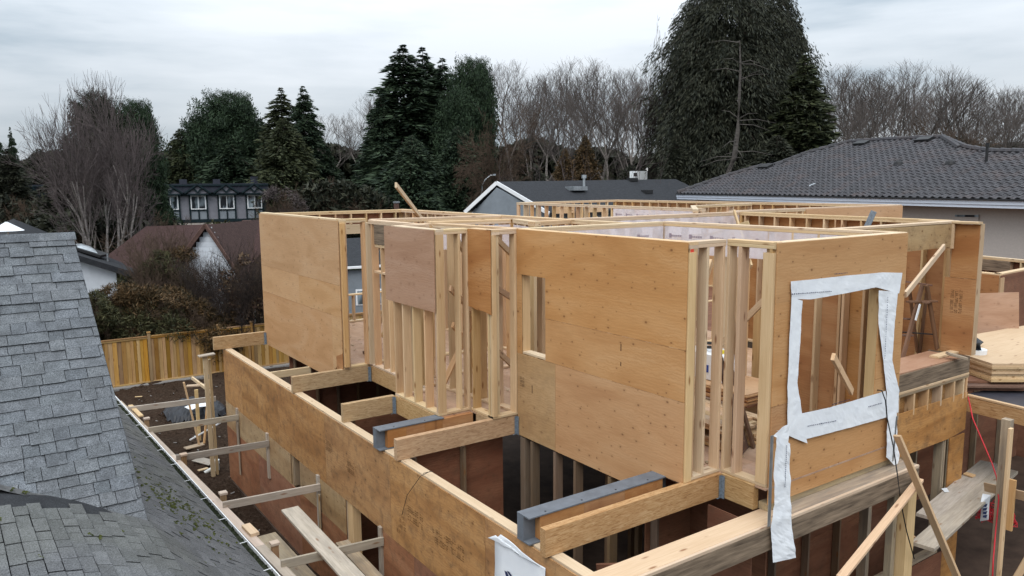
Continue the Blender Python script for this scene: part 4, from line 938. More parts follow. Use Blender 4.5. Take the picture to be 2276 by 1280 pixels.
m_ = MB(); c_ = Vector((9.0, 7.7, ZF+.95)); m_.tube([c_+Vector((.12*cos(a), .12*sin(a), .01*a)) for a in [i*.5 for i in range(26)]], .014, 6); m_.build('coiled_cord', M['black'], tt)
m_ = MB(); m_.box((8.93, 7.45, ZF+.921), (8.99, 7.62, ZF+.97)); m_.build('tape_measure', M['yellow'], tt)
o = prism('leaning_board', [(0, 0), (.35, 0), (.28, 1.25), (.12, 1.25)], (7.75, 6.15, ZF), (.9, .4, 0), (-.12, .28, 1), .03, M['ladderwood'], None); tag(o, 'dark brown board leaning inside the open bay framing', 'board')
o = prism('leaning_board', [(0, 0), (.12, 0), (.12, 1.3), (0, 1.3)], (8.15, 6.25, ZF), (.9, .4, 0), (-.3, .2, 1), .03, M['ladderwood'], None); tag(o, 'narrow dark strip leaning against the dark brown board', 'board')
o = board('loose_stick', pz(1925, 807, 5.0)+Vector((0, .4, 0)), pz(1935, 868, 4.5)+Vector((.1, .3, -.1)), .04, .09, M['stud'], None); tag(o, 'short loose stick propped in the wrapped window opening', 'stick')
b1 = lum('floor_scrap', (6.35, 14.5, ZF+.03), (6.7, 14.5, ZF+.03), .1, .05, M['ladderwood'], 'small reddish wood block on the deck of the far left room', 'wood block')
# step ladder on the terrace
ld = thing('step_ladder', 'weathered wooden step ladder standing open on the terrace left of the plywood post', 'ladder', tuple(pz(2040, 790, ZL2)))
D_ = 14.2
def lp_(px, py, d=D_): return pd(px, py, d)
board('side_rail', lp_(2050, 634), lp_(2005, 800, 13.6), .035, .09, M['ladderwood'], ld, upv=(1, 0, 0)); board('side_rail', lp_(2060, 634), lp_(2083, 775, 14.4), .035, .09, M['ladderwood'], ld, upv=(1, 0, 0))
board('rear_leg', lp_(2020, 634, 14.4), lp_(2040, 790, 14.9), .035, .06, M['ladderwood'], ld, upv=(1, 0, 0)); board('rear_leg', lp_(2060, 650, 14.5), lp_(2044, 785, 14.9), .035, .06, M['ladderwood'], ld, upv=(1, 0, 0))
board('top_step', lp_(2014, 626, 14.1), lp_(2064, 633, 14.4), .16, .03, M['ladderwood'], ld)
for a, b in (((2018, 671), (2080, 669)), ((2008, 708), (2030, 710)), ((2005, 745), (2024, 745)), ((2058, 672), (2062, 671))): board('step', lp_(*a, 13.95), lp_(*b, 14.3), .10, .03, M['ladderwood'], ld)
board('spreader', lp_(2006, 738, 14), lp_(2073, 743, 14.3), .02, .02, M['black'], ld); m_ = MB(); q = lp_(2044, 675, 13.85)
board('label', lp_(2045, 676, 13.9), lp_(2035, 712, 13.8), .012, .05, M['paper'], ld, upv=(1, 0, 0))
# engineered timber stack on the right wing deck
sk_ = thing('sheathing_stack', 'banded stack of pale sheets with cut corner on the right wing deck', 'lumber stack', (14.5, 6, ZF))
P_ = [(13.5, 5.72), (13.90, 5.42), (17.2, 4.3), (17.6, 6.9), (14.3, 7.2)]
for k in range(7):
    j = .012*((k*37) % 5-2); ps = [(x-13+j, y-5+j*.5) for x, y in P_]
    prism('sheet', ps, (13, 5, 3.70+.043*k), (1, 0, 0), (0, 1, 0), .041 if k < 6 else .045, M['stud2'] if k != 5 else M['plate'], sk_)
m_ = MB(); q = pz(2255, 845, 3.9); m_.tube([q+Vector((-.1, -.2, -.18)), q+Vector((0, -.25, -.02)), q+Vector((.06, -.28, .10)), q+Vector((.12, -.25, .02)), q+Vector((.04, -.26, -.1)), q+Vector((-.02, -.25, -.14)), q+Vector((.3, -.5, -.24))], .012, 6); m_.build('band_tie', M['black'], sk_)
ink(sk_, pz(2256, 812, 3.98)+Vector((0, -.03, -.09)), (1, -.1, 0), (0, 0, 1), 6, .05, mat=M['inkfaint'], seed=77)
pb = thing('board_pile', 'pile of reddish boards and sheets under the banded pale stack', 'board pile', (14.5, 6, ZF))
for k, (dx, dy, mt) in enumerate(((0, .0, 'plyR'), (.15, .1, 'plyO'), (-.12, -.05, 'ladderwood'), (.05, .05, 'plyR'))):
    prism('sheet', [(.2+dx, .8+dy), (.9+dx, .25+dy), (4.2, -.1+dy), (4.6, 2.0), (.8, 2.0)], (13.0, 5.15, ZF+.01+.036*k), (1, 0, 0), (0, 1, 0), .032, M[mt], pb)
bk = thing('white_bucket', 'white plastic pail with torn bag behind the tall plywood post', 'bucket', tuple(pz(2172, 790, 3.6)))
c_ = pd(2170, 770, 15.4); c_.z = 3.7; m_ = MB(); m_.tube([c_, c_+Vector((0, 0, .38))], [.14, .17], 16); m_.build('pail', M['paper'], bk); m_ = MB(); m_.tube([c_+Vector((-.05, 0, .36)), c_+Vector((-.07, 0, .5)), c_+Vector((-.05, .05, .6))], [.12, .14, .03], 9); m_.build('bag', M['tarp'], bk)
# scaffold planks at the right
for (a, b, w_, lab) in ((pz(2060, 1150, 2.1), pz(2200, 1030, 2.1), .30, 'rear grey scaffold plank at the right, with wood scrap on it'), (pz(2050, 1215, 2.1), pz(2240, 1045, 2.1), .30, 'front grey scaffold plank at the right with worn pale surface')):
    lum('scaffold_plank', a, b, w_, .05, M['grayboard'], lab, 'scaffold plank')['group'] = 'pair of scaffold planks beside the right wall'
lum('wood_scrap', pz(2145, 1052, 2.15), pz(2165, 1058, 2.15), .11, .03, M['stud'], 'yellowish wood scrap lying on the rear scaffold plank', 'wood scrap')
o = mesh_obj('white_note', [pz(2092, 1086, 2.135), pz(2104, 1084, 2.135), pz(2110, 1093, 2.135), pz(2100, 1094, 2.135)], [(0, 1, 2, 3)], M['paper']); o.modifiers.new('t', 'SOLIDIFY').thickness = .002; tag(o, 'small white card lying on the rear scaffold plank', 'paper')
rs = thing('scaffold_timbers', 'upright scaffold timbers with cross ledger at the right edge', 'scaffold', tuple(pd(2245, 960, 13.3).xy)+(0,))
a = pd(2247, 952, 12.6); board('upright', a, (a.x, a.y, 0), .09, .04, M['stud2'], rs, upv=(0, 1, 0)); board('upright', a+Vector((.25, .15, .05)), (a.x+.25, a.y+.15, 0), .12, .12, M['oldwood'], rs, upv=(0, 1, 0))
board('ledger', pd(2190, 1082, 13.3), pd(2300, 1108, 12.5), .04, .13, M['stud2'], rs); board('short_block', a+Vector((.07, -.05, -.75)), a+Vector((.07, -.05, -1.5)), .04, .09, M['stud'], rs, upv=(0, 1, 0))
board('diagonal', pd(2300, 1215, 12.3), pd(2250, 1300, 12.3), .04, .09, M['stud2'], rs)
board('putlog', (10.45, 5.25, 1.98), (10.75, 5.75, 1.98), .04, .14, M['stud'], rs)
lum('raking_shore', py_(1994, 968, 5.02), Vector((10.3, 4.4, .15))+Vector((.55, -.3, 0)), .04, .10, M['stud'], 'diagonal timber shore leaning down to the right from the wrapped window corner', 'timber brace', upv=(0, 1, 0))
lum('raking_shore', py_(2044, 1066, 4.98), py_(1868, 1285, 4.6), .04, .10, M['stud'], 'diagonal timber shore running down to the left under the front beam', 'timber brace', upv=(0, 1, 0))
# cords and scraps
m_ = MB(); Y_ = 5.16
m_.tube([py_(1945, 866, 5.3), py_(1960, 868, 5.22), py_(1968, 890, Y_), py_(1972, 930, Y_), py_(1985, 990, Y_-.03), py_(1994, 1050, 4.95), py_(2003, 1120, 4.95), py_(2015, 1180, 4.97), py_(2032, 1242, 5.0)], .008, 6)
o = m_.build('black_cable', M['black'], None, True); tag(o, 'black cable hanging from the window sill down past the front beam', 'cable')
m_ = MB(); m_.tube([pd(2152, 882, 14.1), pd(2162, 930, 13.7), pd(2190, 995, 13.4), pd(2205, 1030, 13.2), pd(2215, 1060, 13), pd(2220, 1110, 12.8), pd(2213, 1180, 12.6), pd(2208, 1240, 12.4), pd(2205, 1300, 12.2)], .010, 6)
o = m_.build('red_rope', M['red'], None, True); tag(o, 'taut red rope running down in front of the dark garage opening', 'rope')
m_ = MB(); mr = random.Random(4); q = pd(2215, 1150, 15.2); pts = []
for i in range(130): a = i*.55; r_ = mr.uniform(.1, .33); pts.append(q+Vector((r_*cos(a), r_*sin(a), mr.uniform(-.12, .3)*.7)))
m_.tube(pts, .008, 5); o = m_.build('red_cord_tangle', M['red']); tag(o, 'tangled heap of red cord on the dark floor behind the red rope', 'cord')
pw = thing('hanging_wrap_scrap', 'curled scrap of printed white wrap hanging below the right scaffold planks', 'wrap scrap', tuple(pd(2190, 1130, 13.6)))
q = [pd(2184, 1097, 13.4), pd(2202, 1100, 13.4), pd(2199, 1118, 13.45), pd(2197, 1155, 13.5), pd(2178, 1158, 13.5), pd(2182, 1122, 13.4), pd(2178, 1120, 13.3)]
o = mesh_obj('sheet', q, [tuple(range(7))], M['wrap'], pw); o.modifiers.new('t', 'SOLIDIFY').thickness = .003
m_ = MB()
for k in range(4): c_ = pd(2184, 1126+8*k, 13.36); m_.add([c_, c_+Vector((.05, -.03, -.01)), c_+Vector((.06, -.04, .045)), c_+Vector((.01, 0, .03))], [(0, 1, 2, 3)])
m_.build('print', M['inkblue'], pw)
m_ = MB(); m_.tube([px_(893, 1145, sx-.02), px_(905, 1100, sx-.03), px_(935, 1058, sx-.05), px_(955, 1048, sx+.03), px_(962, 1047, sx+.1), px_(940, 1052, sx+.03)], .004, 5)
o = m_.build('thin_wire', M['black']); tag(o, 'thin dark wire looped over the edge of the lower plywood wall', 'wire')
# debris in the back yard seen through the frame
mr = random.Random(8)
dl = ['white curled plastic scrap in the back yard seen through the floor opening', 'pale crumpled sheet in the back yard behind the floor opening', 'flat pale board on the back yard dirt behind the frame']
for k, (x, y) in enumerate(((6.6, 19.6), (7.4, 20.6), (8.6, 22.0))):
    m_ = MB(); c_ = Vector((x, y, .15)); n_ = 9; ring = [c_+Vector((mr.uniform(.15, .5)*cos(2*pi*i/n_), mr.uniform(.15, .5)*sin(2*pi*i/n_), mr.uniform(0, .25))) for i in range(n_)]
    m_.add([c_+Vector((0, 0, .18))]+ring, [(0, i+1, (i+1) % n_+1) for i in range(n_)]); o = m_.build('debris', M['paper']); o.modifiers.new('t', 'SOLIDIFY').thickness = .01; tag(o, dl[k], 'debris')

# odds and ends inside the frame
sh = thing('sawhorse', 'dark timber sawhorse on the ground floor seen through the large floor opening', 'sawhorse', (6.0, 7.6, .11))
c_ = Vector((5.9, 7.6, .11)); board('beam', c_+Vector((-.5, 0, .8)), c_+Vector((.5, .1, .8)), .09, .09, M['oldwood'], sh)
for sx__ in (-.42, .42):
    for sy__ in (-.28, .28): board('leg', c_+Vector((sx__, sy__, 0)), c_+Vector((sx__*.9, .03, .78)), .04, .09, M['oldwood'], sh, upv=(0, 1, 0))
for k, (a, b, w_, lab) in enumerate((((7.1, 9.6, .3), (7.9, 9.9, .35), .2, 'pale offcut lying behind the posts under the big plywood wall'), ((8.0, 10.4, .4), (8.9, 10.6, .42), .25, 'grey board on the ground floor farther behind the posts'), ((7.3, 8.2, .14), (7.9, 8.0, .14), .15, 'short light offcut on the dark floor below the steel beam'))):
    lum('offcut', a, b, w_, .04, M['grayboard'] if k else M['stud2'], lab, 'offcut')
mr = random.Random(21); m_ = MB()
for k in range(240):
    x, y = mr.uniform(6.6, 9.5), mr.uniform(6.1, 9.1)
    if k > 150: x, y = mr.uniform(6.3, 8.8), mr.uniform(9.5, 17.8)
    a = mr.uniform(0, 3); L = mr.uniform(.01, .06); c_ = Vector((x, y, ZF+.006)); m_.bar(c_-Vector((cos(a), sin(a), 0))*L, c_+Vector((cos(a), sin(a), 0))*L, L*.5, .01)
tag(m_.build('deck_scraps', M['stud2']), 'small wood chips and offcuts scattered over the second floor deck', 'wood scraps', kind='stuff')
m_ = MB()
for k in range(900):
    x, y = mr.uniform(2.95, 4.45), mr.uniform(6, 29)
    if k > 500: x, y = mr.uniform(4.6, 12), mr.uniform(18.5, 28.8)
    r_ = mr.uniform(.01, .05)*(1 if k % 9 else 2); c_ = Vector((x, y, .09+lump(x, y))); m_.add([c_+Vector((r_, 0, -.01)), c_+Vector((-r_*.6, r_*.9, -.01)), c_+Vector((-r_*.6, -r_*.8, -.01)), c_+Vector((mr.uniform(-.3, .3)*r_, 0, r_*.9))], [(0, 1, 3), (1, 2, 3), (2, 0, 3)])
tag(m_.build('soil_clods', M['dirt']), 'dark clods of soil scattered over the yard', 'soil clods', kind='stuff')
# ------------------------------------------------------------------ tiled roof house at the right
ZE = 6.32
th_ = thing('tile_roof_house', 'large beige house with charcoal tile hip roof and white fascia behind the construction', 'house', tuple(pz(2000, 452, 6.07).xy)+(0,))
E0, E1 = pz(1505, 430.5, ZE), pz(2276, 444.4, ZE); eu = (E1-E0).normalized(); E1 = E0+eu*((E1-E0).length+7); en = Vector((-eu.y, eu.x, 0))
if en.dot(E0) < 0: en = -en
tilt = RAD(21); eup = (en*cos(tilt)+Vector((0, 0, sin(tilt)))); enr = eu.cross(eup); enr = enr if enr.z > 0 else -enr
def rp2(px, py): p = pplane(px, py, E0, enr)-E0; return (p.dot(eu), p.dot(eup))
poly_r = [(0, 0)]+[rp2(*q) for q in ((1620, 391), (1690, 371), (1722, 369), (1800, 340), (1888, 317), (1990, 311), (2096, 307), (2150, 330), (2200, 338), (2276, 339))]
poly_r += [(poly_r[-1][0]+6, poly_r[-1][1]), (poly_r[-1][0]+6, 0)]
def inpoly(x, y, P):
    c = False
    for i in range(len(P)):
        (x0, y0), (x1, y1) = P[i], P[i-1]
        if (y0 > y) != (y1 > y) and x < (x1-x0)*(y-y0)/(y1-y0)+x0: c = not c
    return c
mesh_obj('roof_deck', [E0+eu*a+eup*b-enr*.03 for a, b in poly_r], [tuple(range(len(poly_r)))], M['shdark'], th_)
# one tile: S profile, shared mesh
TWd, TEx = .30, .33
prof = [(-.15, .0), (-.11, .034), (-.06, .060), (0.0, .050), (.04, .012), (.09, .0), (.15, .0)]
tv = []; 
for s_, l_ in ((0, .03), (TEx+.03, 0.0)):
    for a, h in prof: tv.append((a, s_, h+l_))
for a, h in prof: tv.append((a, 0, h-.005))
k = len(prof); tf = [(i, i+1, k+i+1, k+i) for i in range(k-1)]+[(2*k+i, 2*k+i+1, i+1, i) for i in range(k-1)]
tme = bpy.data.meshes.new('roof_tile'); tme.from_pydata(tv, [], tf); tme.materials.append(M['tile']); tme.update()
B3 = Matrix((eu, eup, enr)).transposed().to_4x4()
cand = []
y = 0
while y < 20:
    x = .1
    while x < (E1-E0).length+10:
        if inpoly(x, y+.12, poly_r): cand.append((x, y))
        x += TWd
    y += TEx
def tp_(x, y): return E0+eu*x+eup*y
cand.sort(key=lambda c: (0 if c[0] < 24 else 1, tp_(*c).length))
mbT = MB()
for i, (x, y) in enumerate(cand):
    Mt = Matrix.Translation(tp_(x, y)) @ B3
    if i < 298: link('roof_tile', tme, th_, Mt)
    else: mbT.add(tv, tf, Mt)
tag(mbT.build('roof_tiles', M['tile'], th_), kind='stuff')
# hip and ridge caps
edge = poly_r[1:8]; pts = [(0.0, .05)]+edge; 
def caps(P_, n_, lab='ridge_cap'):
    for (a, b) in zip(P_, P_[1:]):
        A, Bq = E0+eu*a[0]+eup*a[1]+enr*.05, E0+eu*b[0]+eup*b[1]+enr*.05; L = (Bq-A).length; m = max(1, int(L/.42)); d = (Bq-A)/m
        for i in range(m):
            c_ = MB(); c_.tube([A+d*i, A+d*(i+1.08)], [.13, .10], 7); c_.build(lab, M['tile'], th_)
caps(pts, 0); caps([poly_r[7], poly_r[8], poly_r[9], poly_r[10]], 0); caps([rp2(2096, 307), rp2(2132, 330)], 0)
bk_ = MB(); ZR_ = E0+eup*poly_r[7][1]; q = [E0+eu*a+eup*b for a, b in (poly_r[7], poly_r[8], poly_r[9])]; far_ = [p+en*5-Vector((0, 0, .35)) for p in q]
bk_.add([q[0], q[1], q[2], pd(2190, 334, 44), pd(2140, 318, 44), ], [(0, 1, 2, 3, 4)]); bk_.build('roof_deck', M['tile'], th_)
board('gutter', E0-Vector((0, 0, .01))-en*.05, E1-Vector((0, 0, .01))-en*.05, .12, .05, M['black'], th_)
board('fascia', E0-Vector((0, 0, .10))-en*.02, E1-Vector((0, 0, .10))-en*.02, .05, .14, M['trimwhite'], th_, c=0); board('fascia', E0-Vector((0, 0, .225))+en*.01, E1-Vector((0, 0, .225))+en*.01, .04, .105, M['trimwhite'], th_, c=0)
board('side_fascia', E0-Vector((0, 0, .13)), E0+en*6-Vector((0, 0, .13)), .04, .24, M['trimwhite'], th_, c=0)
q = E0-Vector((0, 0, .28)); mesh_obj('soffit', [q, q+(E1-E0), q+(E1-E0)+en*.7, q+en*.7], [(0, 1, 2, 3)], M['trimwhite'], th_)
wp = E0+en*.7+eu*.7; L = (E1-E0).length; prism('wall', [(0, 0), (L, 0), (L, ZE-.28), (0, ZE-.28)], Vector((wp.x, wp.y, 0)), eu, (0, 0, 1), -.2, M['stucco'], th_)
v0 = rp2(2152, 476)
def wallpt(px, py): return pplane(px, py, wp, en)
a, b = wallpt(2126, 478), wallpt(2178, 478.6); wn = board('window', a-en*.03-Vector((0, 0, .35)), b-en*.03-Vector((0, 0, .35)), .05, .78, M['stucco'], th_); board('pane', a-en*.07-Vector((0, 0, .02)), b-en*.07-Vector((0, 0, .02)), .03, .07, M['glass'], wn, c=0)
for (px0, py0) in ((1915, 322), (2055, 314), (1702, 374)):
    p = pplane(px0, py0, E0, enr)+enr*.02; v_ = MB(); Mx = Matrix.Translation(p) @ B3; v_.box((-.35, -.2, 0), (.35, .2, .14), Mx); v_.build('roof_vent', M['black'], th_)
for (px0, py0) in ((1997, 367), (2112, 366)):
    p = pplane(px0, py0, E0, enr); v_ = MB(); v_.tube([p, p+Vector((0, 0, .12)), p+Vector((.0, 0, .2))], [.2, .16, .08], 10); v_.build('roof_vent', M['black'], th_)
p = pplane(1806, 412, E0, enr); v_ = MB(); v_.tube([p, p+enr*.05], [.2, .14], 10); v_.build('roof_vent', M['galv'], th_)
p = pplane(2192, 360, E0, enr); v_ = MB(); v_.tube([p, p+Vector((0, 0, .6))], .05, 10); v_.tube([p+Vector((0, 0, .55)), p+Vector((0, 0, .7))], .07, 10); v_.build('flue_pipe', M['black'], th_)

# ------------------------------------------------------------------ grey gabled house in the middle
gh = thing('grey_gable_house', 'low house with grey lap siding gable, white rake boards and dark roof behind the framing', 'house', tuple(pd(1105, 450, 39).xy)+(0,))
A0, A1 = pd(1105, 403.5, 39), pd(1502, 398, 46); Lv, Rv = pd(1034, 469, 39.5), pd(1222, 472, 36.5); dv = A1-A0
mesh_obj('roof', [A0, A1, Rv+dv+Vector((0, 0, .0)), Rv, A0-Vector((0, 0, .12)), A1-Vector((0, 0, .12)), Rv+dv-Vector((0, 0, .12)), Rv-Vector((0, 0, .12))], [(0, 1, 2, 3), (4, 7, 6, 5), (0, 3, 7, 4), (2, 1, 5, 6), (3, 2, 6, 7), (1, 0, 4, 5)], M['shdark'], gh)
mesh_obj('roof', [A0, A1, Lv+dv, Lv], [(3, 2, 1, 0)], M['shdark'], gh)
gd = (Rv-Lv); gd.z = 0; gd.normalize(); gnv = Vector((gd.y, -gd.x, 0)); gnv = -gnv if gnv.dot(A0) > 0 else gnv
for P_ in (Lv, Rv): board('rake_board', A0+gnv*.05-Vector((0, 0, .06)), P_+gnv*.05-Vector((0, 0, .06)), .05, .18, M['white'], gh, c=0)
zz = Lv.z-.3; A0d = A0-gnv*.35
k = 0; z = 0
while z < A0.z-.25:
    def xa(z_, P_): f = min(max((A0.z-.15-z_)/(A0.z-P_.z), 0), 1); return A0d+(Vector((P_.x, P_.y, 0))-Vector((A0.x, A0.y, 0)))*f*.94
    a, b = xa(z+.1, Lv), xa(z+.1, Rv); a.z = b.z = z+.1
    if (b-a).length > .15 and z > 3.0: mesh_obj('siding_board', [a, b, b+Vector((0, 0, .2))-gnv*.025, a+Vector((0, 0, .2))-gnv*.025, a-gnv*.02, b-gnv*.02], [(0, 1, 2, 3), (4, 5, 1, 0)], M['graysiding'], gh)
    z += .2
a, b = A0d+(Lv-A0)*.94, A0d+(Rv-A0)*.94; prism('wall', [(0, 0), ((b-a).xy.length, 0), ((b-a).xy.length, Lv.z-.2), ((A0d-a).xy.length, A0.z-.3), (0, Lv.z-.2)], Vector((a.x, a.y, 0))-gnv*.06, gd, (0, 0, 1), .05, M['graysiding'], gh)
b2 = Rv+dv; bb = Vector((Rv.x, Rv.y, 0))-gnv*.3; Lw = dv.xy.length; prism('wall', [(0, 0), (Lw, 0), (Lw, Rv.z-.1), (0, Rv.z-.1)], bb+(A0d-A0)*.5+(Lv-Rv).xy.to_3d().normalized()*.3, Vector((dv.x, dv.y, 0)), (0, 0, 1), .1, M['graysiding'], gh)
def ongr(px, py): return pplane(px, py, A0, (A1-A0).cross(Rv-A0).normalized())
p = ongr(1298, 418); m_ = MB(); m_.tube([p-Vector((0, 0, .3)), p+Vector((0, 0, .55))], .07, 10); m_.tube([p+Vector((0, 0, .5)), p+Vector((0, 0, .68))], .13, 10); m_.build('flue_pipe', M['galv'], gh)
p = ongr(1281, 423); m_ = MB(); m_.box((-.45, -.35, 0), (.45, .35, .2), Matrix.Translation(p)); m_.build('skylight', M['galv'], gh)
for q in ((1405, 401), (1438, 428)): p = ongr(*q); m_ = MB(); m_.box((-.25, -.2, -.05), (.25, .2, .14), Matrix.Translation(p)); m_.build('roof_vent', M['black'], gh)
# chimney-like white box, lamp pole etc beyond
wb_ = thing('white_rooftop_box', 'small white building top with dark opening beyond the grey house roof', 'building', tuple(pd(1419, 390, 55).xy)+(0,))
p = pd(1419, 398, 55); m_ = MB(); m_.box((p.x-.45, p.y-.4, 0), (p.x+.45, p.y+.4, p.z+.55)); m_.build('wall', M['white'], wb_); q = pd(1413, 388, 54.4); m_ = MB(); m_.box((q.x-.2, q.y-.06, q.z-.12), (q.x+.15, q.y+.0, q.z+.12)); m_.build('opening', M['black'], wb_)
lp2 = thing('street_lamp', 'thin curved grey street lamp beside the grey gabled house', 'street lamp', tuple(pd(1071, 430, 60).xy)+(0,))
p = pd(1071, 430, 60); m_ = MB(); m_.tube([Vector((p.x, p.y, 0)), p, pd(1072, 412, 60), pd(1078, 400, 60), pd(1090, 390, 60), pd(1099, 388, 60)], .05, 6); m_.build('pole', M['galv'], lp2)
m_ = MB(); m_.bar(pd(1093, 389, 60), pd(1102, 388, 60), .25, .12); m_.build('lamp_head', M['galv'], lp2)
gl_ = thing('round_lamp', 'small round white lit lamp on a pole beyond the dark roofs', 'lamp', tuple(pd(1440, 376, 60).xy)+(0,))
p = pd(1440, 376, 60); m_ = MB(); m_.tube([Vector((p.x, p.y, 0)), p], .04, 6); m_.build('pole', M['black'], gl_)
me_, tt_, bb_ = mk('lamp_glow'); bb_.inputs['Emission Color'].default_value = (1, 1, 1, 1); bb_.inputs['Emission Strength'].default_value = 2.0
m_ = MB(); m_.tube([p-Vector((0, 0, .14)), p-Vector((0, 0, .08)), p+Vector((0, 0, .0)), p+Vector((0, 0, .09)), p+Vector((0, 0, .14))], [.04, .12, .15, .12, .04], 10); m_.build('globe', me_, gl_, True)
rb = thing('red_chimney', 'small brown brick chimney far behind the left framing', 'chimney', tuple(pd(881, 455, 48).xy)+(0,))
p = pd(881, 451, 48); m_ = MB(); m_.box((p.x-.12, p.y-.12, 0), (p.x+.12, p.y+.12, p.z)); m_.build('stack', M['brick'], rb); m_ = MB(); m_.box((p.x-.15, p.y-.15, p.z), (p.x+.15, p.y+.15, p.z+.1)); m_.build('cap', M['galv'], rb)

# ------------------------------------------------------------------ white house with red roof
wh = thing('red_roof_house', 'white house with pointed front gable and red brown shingle roof behind the back fence', 'house', tuple(pd(480, 600, 34).xy)+(0,))
R0, R1 = pd(325, 503, 41), pd(640, 492, 37.5); rv = (R1-R0); ez = 2.9
rn_ = Vector((rv.y, -rv.x, 0)).normalized(); rn_ = -rn_ if rn_.dot(R0) > 0 else rn_
d0, d1 = R0+rn_*4.2, R1+rn_*4.2; d0.z = d1.z = 3.45
mesh_obj('roof', [R0, R1, d1, d0], [(0, 1, 2, 3)], M['shred'], wh); mesh_obj('roof', [R0, R1, R1-rn_*4-Vector((0, 0, 2)), R0-rn_*4-Vector((0, 0, 2))], [(3, 2, 1, 0)], M['shred'], wh)
for r_ in range(0):
    pass
AP = pd(465, 499, 34.5); GL, GR = pd(398, 590, 34.2), pd(545, 618, 33.0); back = -rn_*5
for P_, nm in ((GL, 'l'), (GR, 'r')):
    mesh_obj('gable_roof', [AP+rn_*.3, P_+rn_*.3, P_+back, AP+back+Vector((0, 0, 0))], [(0, 1, 2, 3)], M['shred'], wh); board('rake_board', AP+rn_*.32, P_+rn_*.32, .05, .16, M['brick'], wh)
gdir = (GR-GL); gdir.z = 0; gl__ = gdir.length; gdir.normalize(); wz = 0
z = 0.25
def xg(z_, P_): f = min(max((AP.z-.12-z_)/(AP.z-P_.z), 0), 1); q = AP+(P_-AP)*f*.92; return Vector((q.x, q.y, z_))
while z < AP.z-.2:
    a, b = xg(z, GL), xg(z, GR); mesh_obj('siding_board', [a, b, b+Vector((0, 0, .2))-rn_*.02, a+Vector((0, 0, .2))-rn_*.02, a-rn_*.02, b-rn_*.02], [(0, 1, 2, 3), (4, 5, 1, 0)], M['whitesiding'], wh); z += .2
a = d0-rn_*.5; b = d1-rn_*.5; prism('wall', [(0, 0), ((b-a).length, 0), ((b-a).length, 3.4), (0, 3.4)], Vector((a.x, a.y, 0)), rv.xy.to_3d(), (0, 0, 1), -.1, M['whitesiding'], wh)
z = .2
while z < 3.3:
    a_, b_q = a+rn_*.02, b+rn_*.02; q = [Vector((a_.x, a_.y, z)), Vector((b_q.x, b_q.y, z)), Vector((b_q.x, b_q.y, z+.2))-rn_*.018, Vector((a_.x, a_.y, z+.2))-rn_*.018]; mesh_obj('siding_board', q, [(0, 1, 2, 3)], M['whitesiding'], wh); z += .2
p = (R0+(R1-R0)*.72); m_ = MB(); m_.box((p.x-.2, p.y-.15, p.z-.2), (p.x+.2, p.y+.15, p.z+.12)); m_.build('roof_vent', M['brick'], wh)
# ------------------------------------------------------------------ white house with dark low roof
dh = thing('dark_roof_house', 'white stucco house with dark low pitched roof and skylight behind the hedge', 'house', tuple(pd(230, 640, 26).xy)+(0,))
UF = [pd(-60, 520, 41), pd(30, 486, 40), pd(307, 598, 37)]; NR = [pd(-60, 580, 37), pd(40, 526, 36), pd(300, 606, 34)]
for k in (0, 1):
    a, b, c_, d_ = NR[k], NR[k+1], UF[k+1], UF[k]; dz = Vector((0, 0, .24))
    mesh_obj('roof', [a, b, c_, d_, a-dz, b-dz, c_-dz, d_-dz], [(0, 1, 2, 3), (4, 7, 6, 5), (0, 4, 5, 1), (1, 5, 6, 2), (2, 6, 7, 3), (3, 7, 4, 0)], M['shdark'], dh)
w_in = (UF[1]-NR[1]).xy.to_3d().normalized()*.5; q = [NR[2]+(NR[1]-NR[2]).normalized()*.7, NR[1], NR[0]]; q = [v+w_in-Vector((0, 0, .2)) for v in q]
mesh_obj('wall', [Vector((q[0].x, q[0].y, 0)), q[0], q[1], q[2], Vector((q[2].x, q[2].y, 0))], [(0, 1, 2, 3, 4)], M['whitesiding'], dh)
g2 = q[0]+(UF[2]-NR[2]).xy.to_3d()*.6; mesh_obj('wall', [Vector((q[0].x, q[0].y, 0)), q[0], g2, Vector((g2.x, g2.y, 0))], [(0, 1, 2, 3)], M['stucco'], dh)
def onr(f, g_): return (NR[1]*(1-f)+NR[2]*f)*(1-g_)+(UF[1]*(1-f)+UF[2]*f)*g_
sd_ = (NR[2]-NR[1]).normalized(); s0 = onr(.50, .62); m_ = MB(); m_.bar(s0+Vector((0, 0, .04)), s0+sd_*1.2+Vector((0, 0, .04)), .8, .10); sk2 = m_.build('skylight', M['black'], dh)
m_ = MB(); m_.add([s0+Vector((0, 0, .1))+sd_*a+(UF[1]-NR[1]).normalized()*b+Vector((0, 0, h)) for a, b, h in ((.03, -.36, 0), (.87, -.36, 0), (.87, .36, 0), (.03, .36, 0), (.25, -.18, .12), (.65, -.18, .12), (.65, .18, .12), (.25, .18, .12))], [(4, 5, 6, 7), (0, 1, 5, 4), (1, 2, 6, 5), (2, 3, 7, 6), (3, 0, 4, 7)]); m_.build('dome', M['galv'], sk2, True)
p = onr(.76, .6); m_ = MB(); m_.tube([p-Vector((0, 0, .1)), p+Vector((0, 0, .24))], .04, 8); m_.build('vent_pipe', M['galv'], dh)
cn = thing('white_canopy', 'white pointed canopy top at the left edge above the shingle ridge', 'canopy', tuple(pd(10, 500, 20).xy)+(0,))
ap = pd(14, 492, 20); m_ = MB(); rim = [ap+Vector((r_*cos(a), r_*sin(a), -.20)) for r_ in (.34,) for a in [i*pi/4+.3 for i in range(8)]]; m_.add([ap]+rim, [(0, i+1, (i+1) % 8+1) for i in range(8)]); m_.build('cover', M['paper'], cn); m_ = MB(); m_.tube([Vector((ap.x, ap.y, 0)), ap], .03, 8); m_.build('pole', M['galv'], cn)
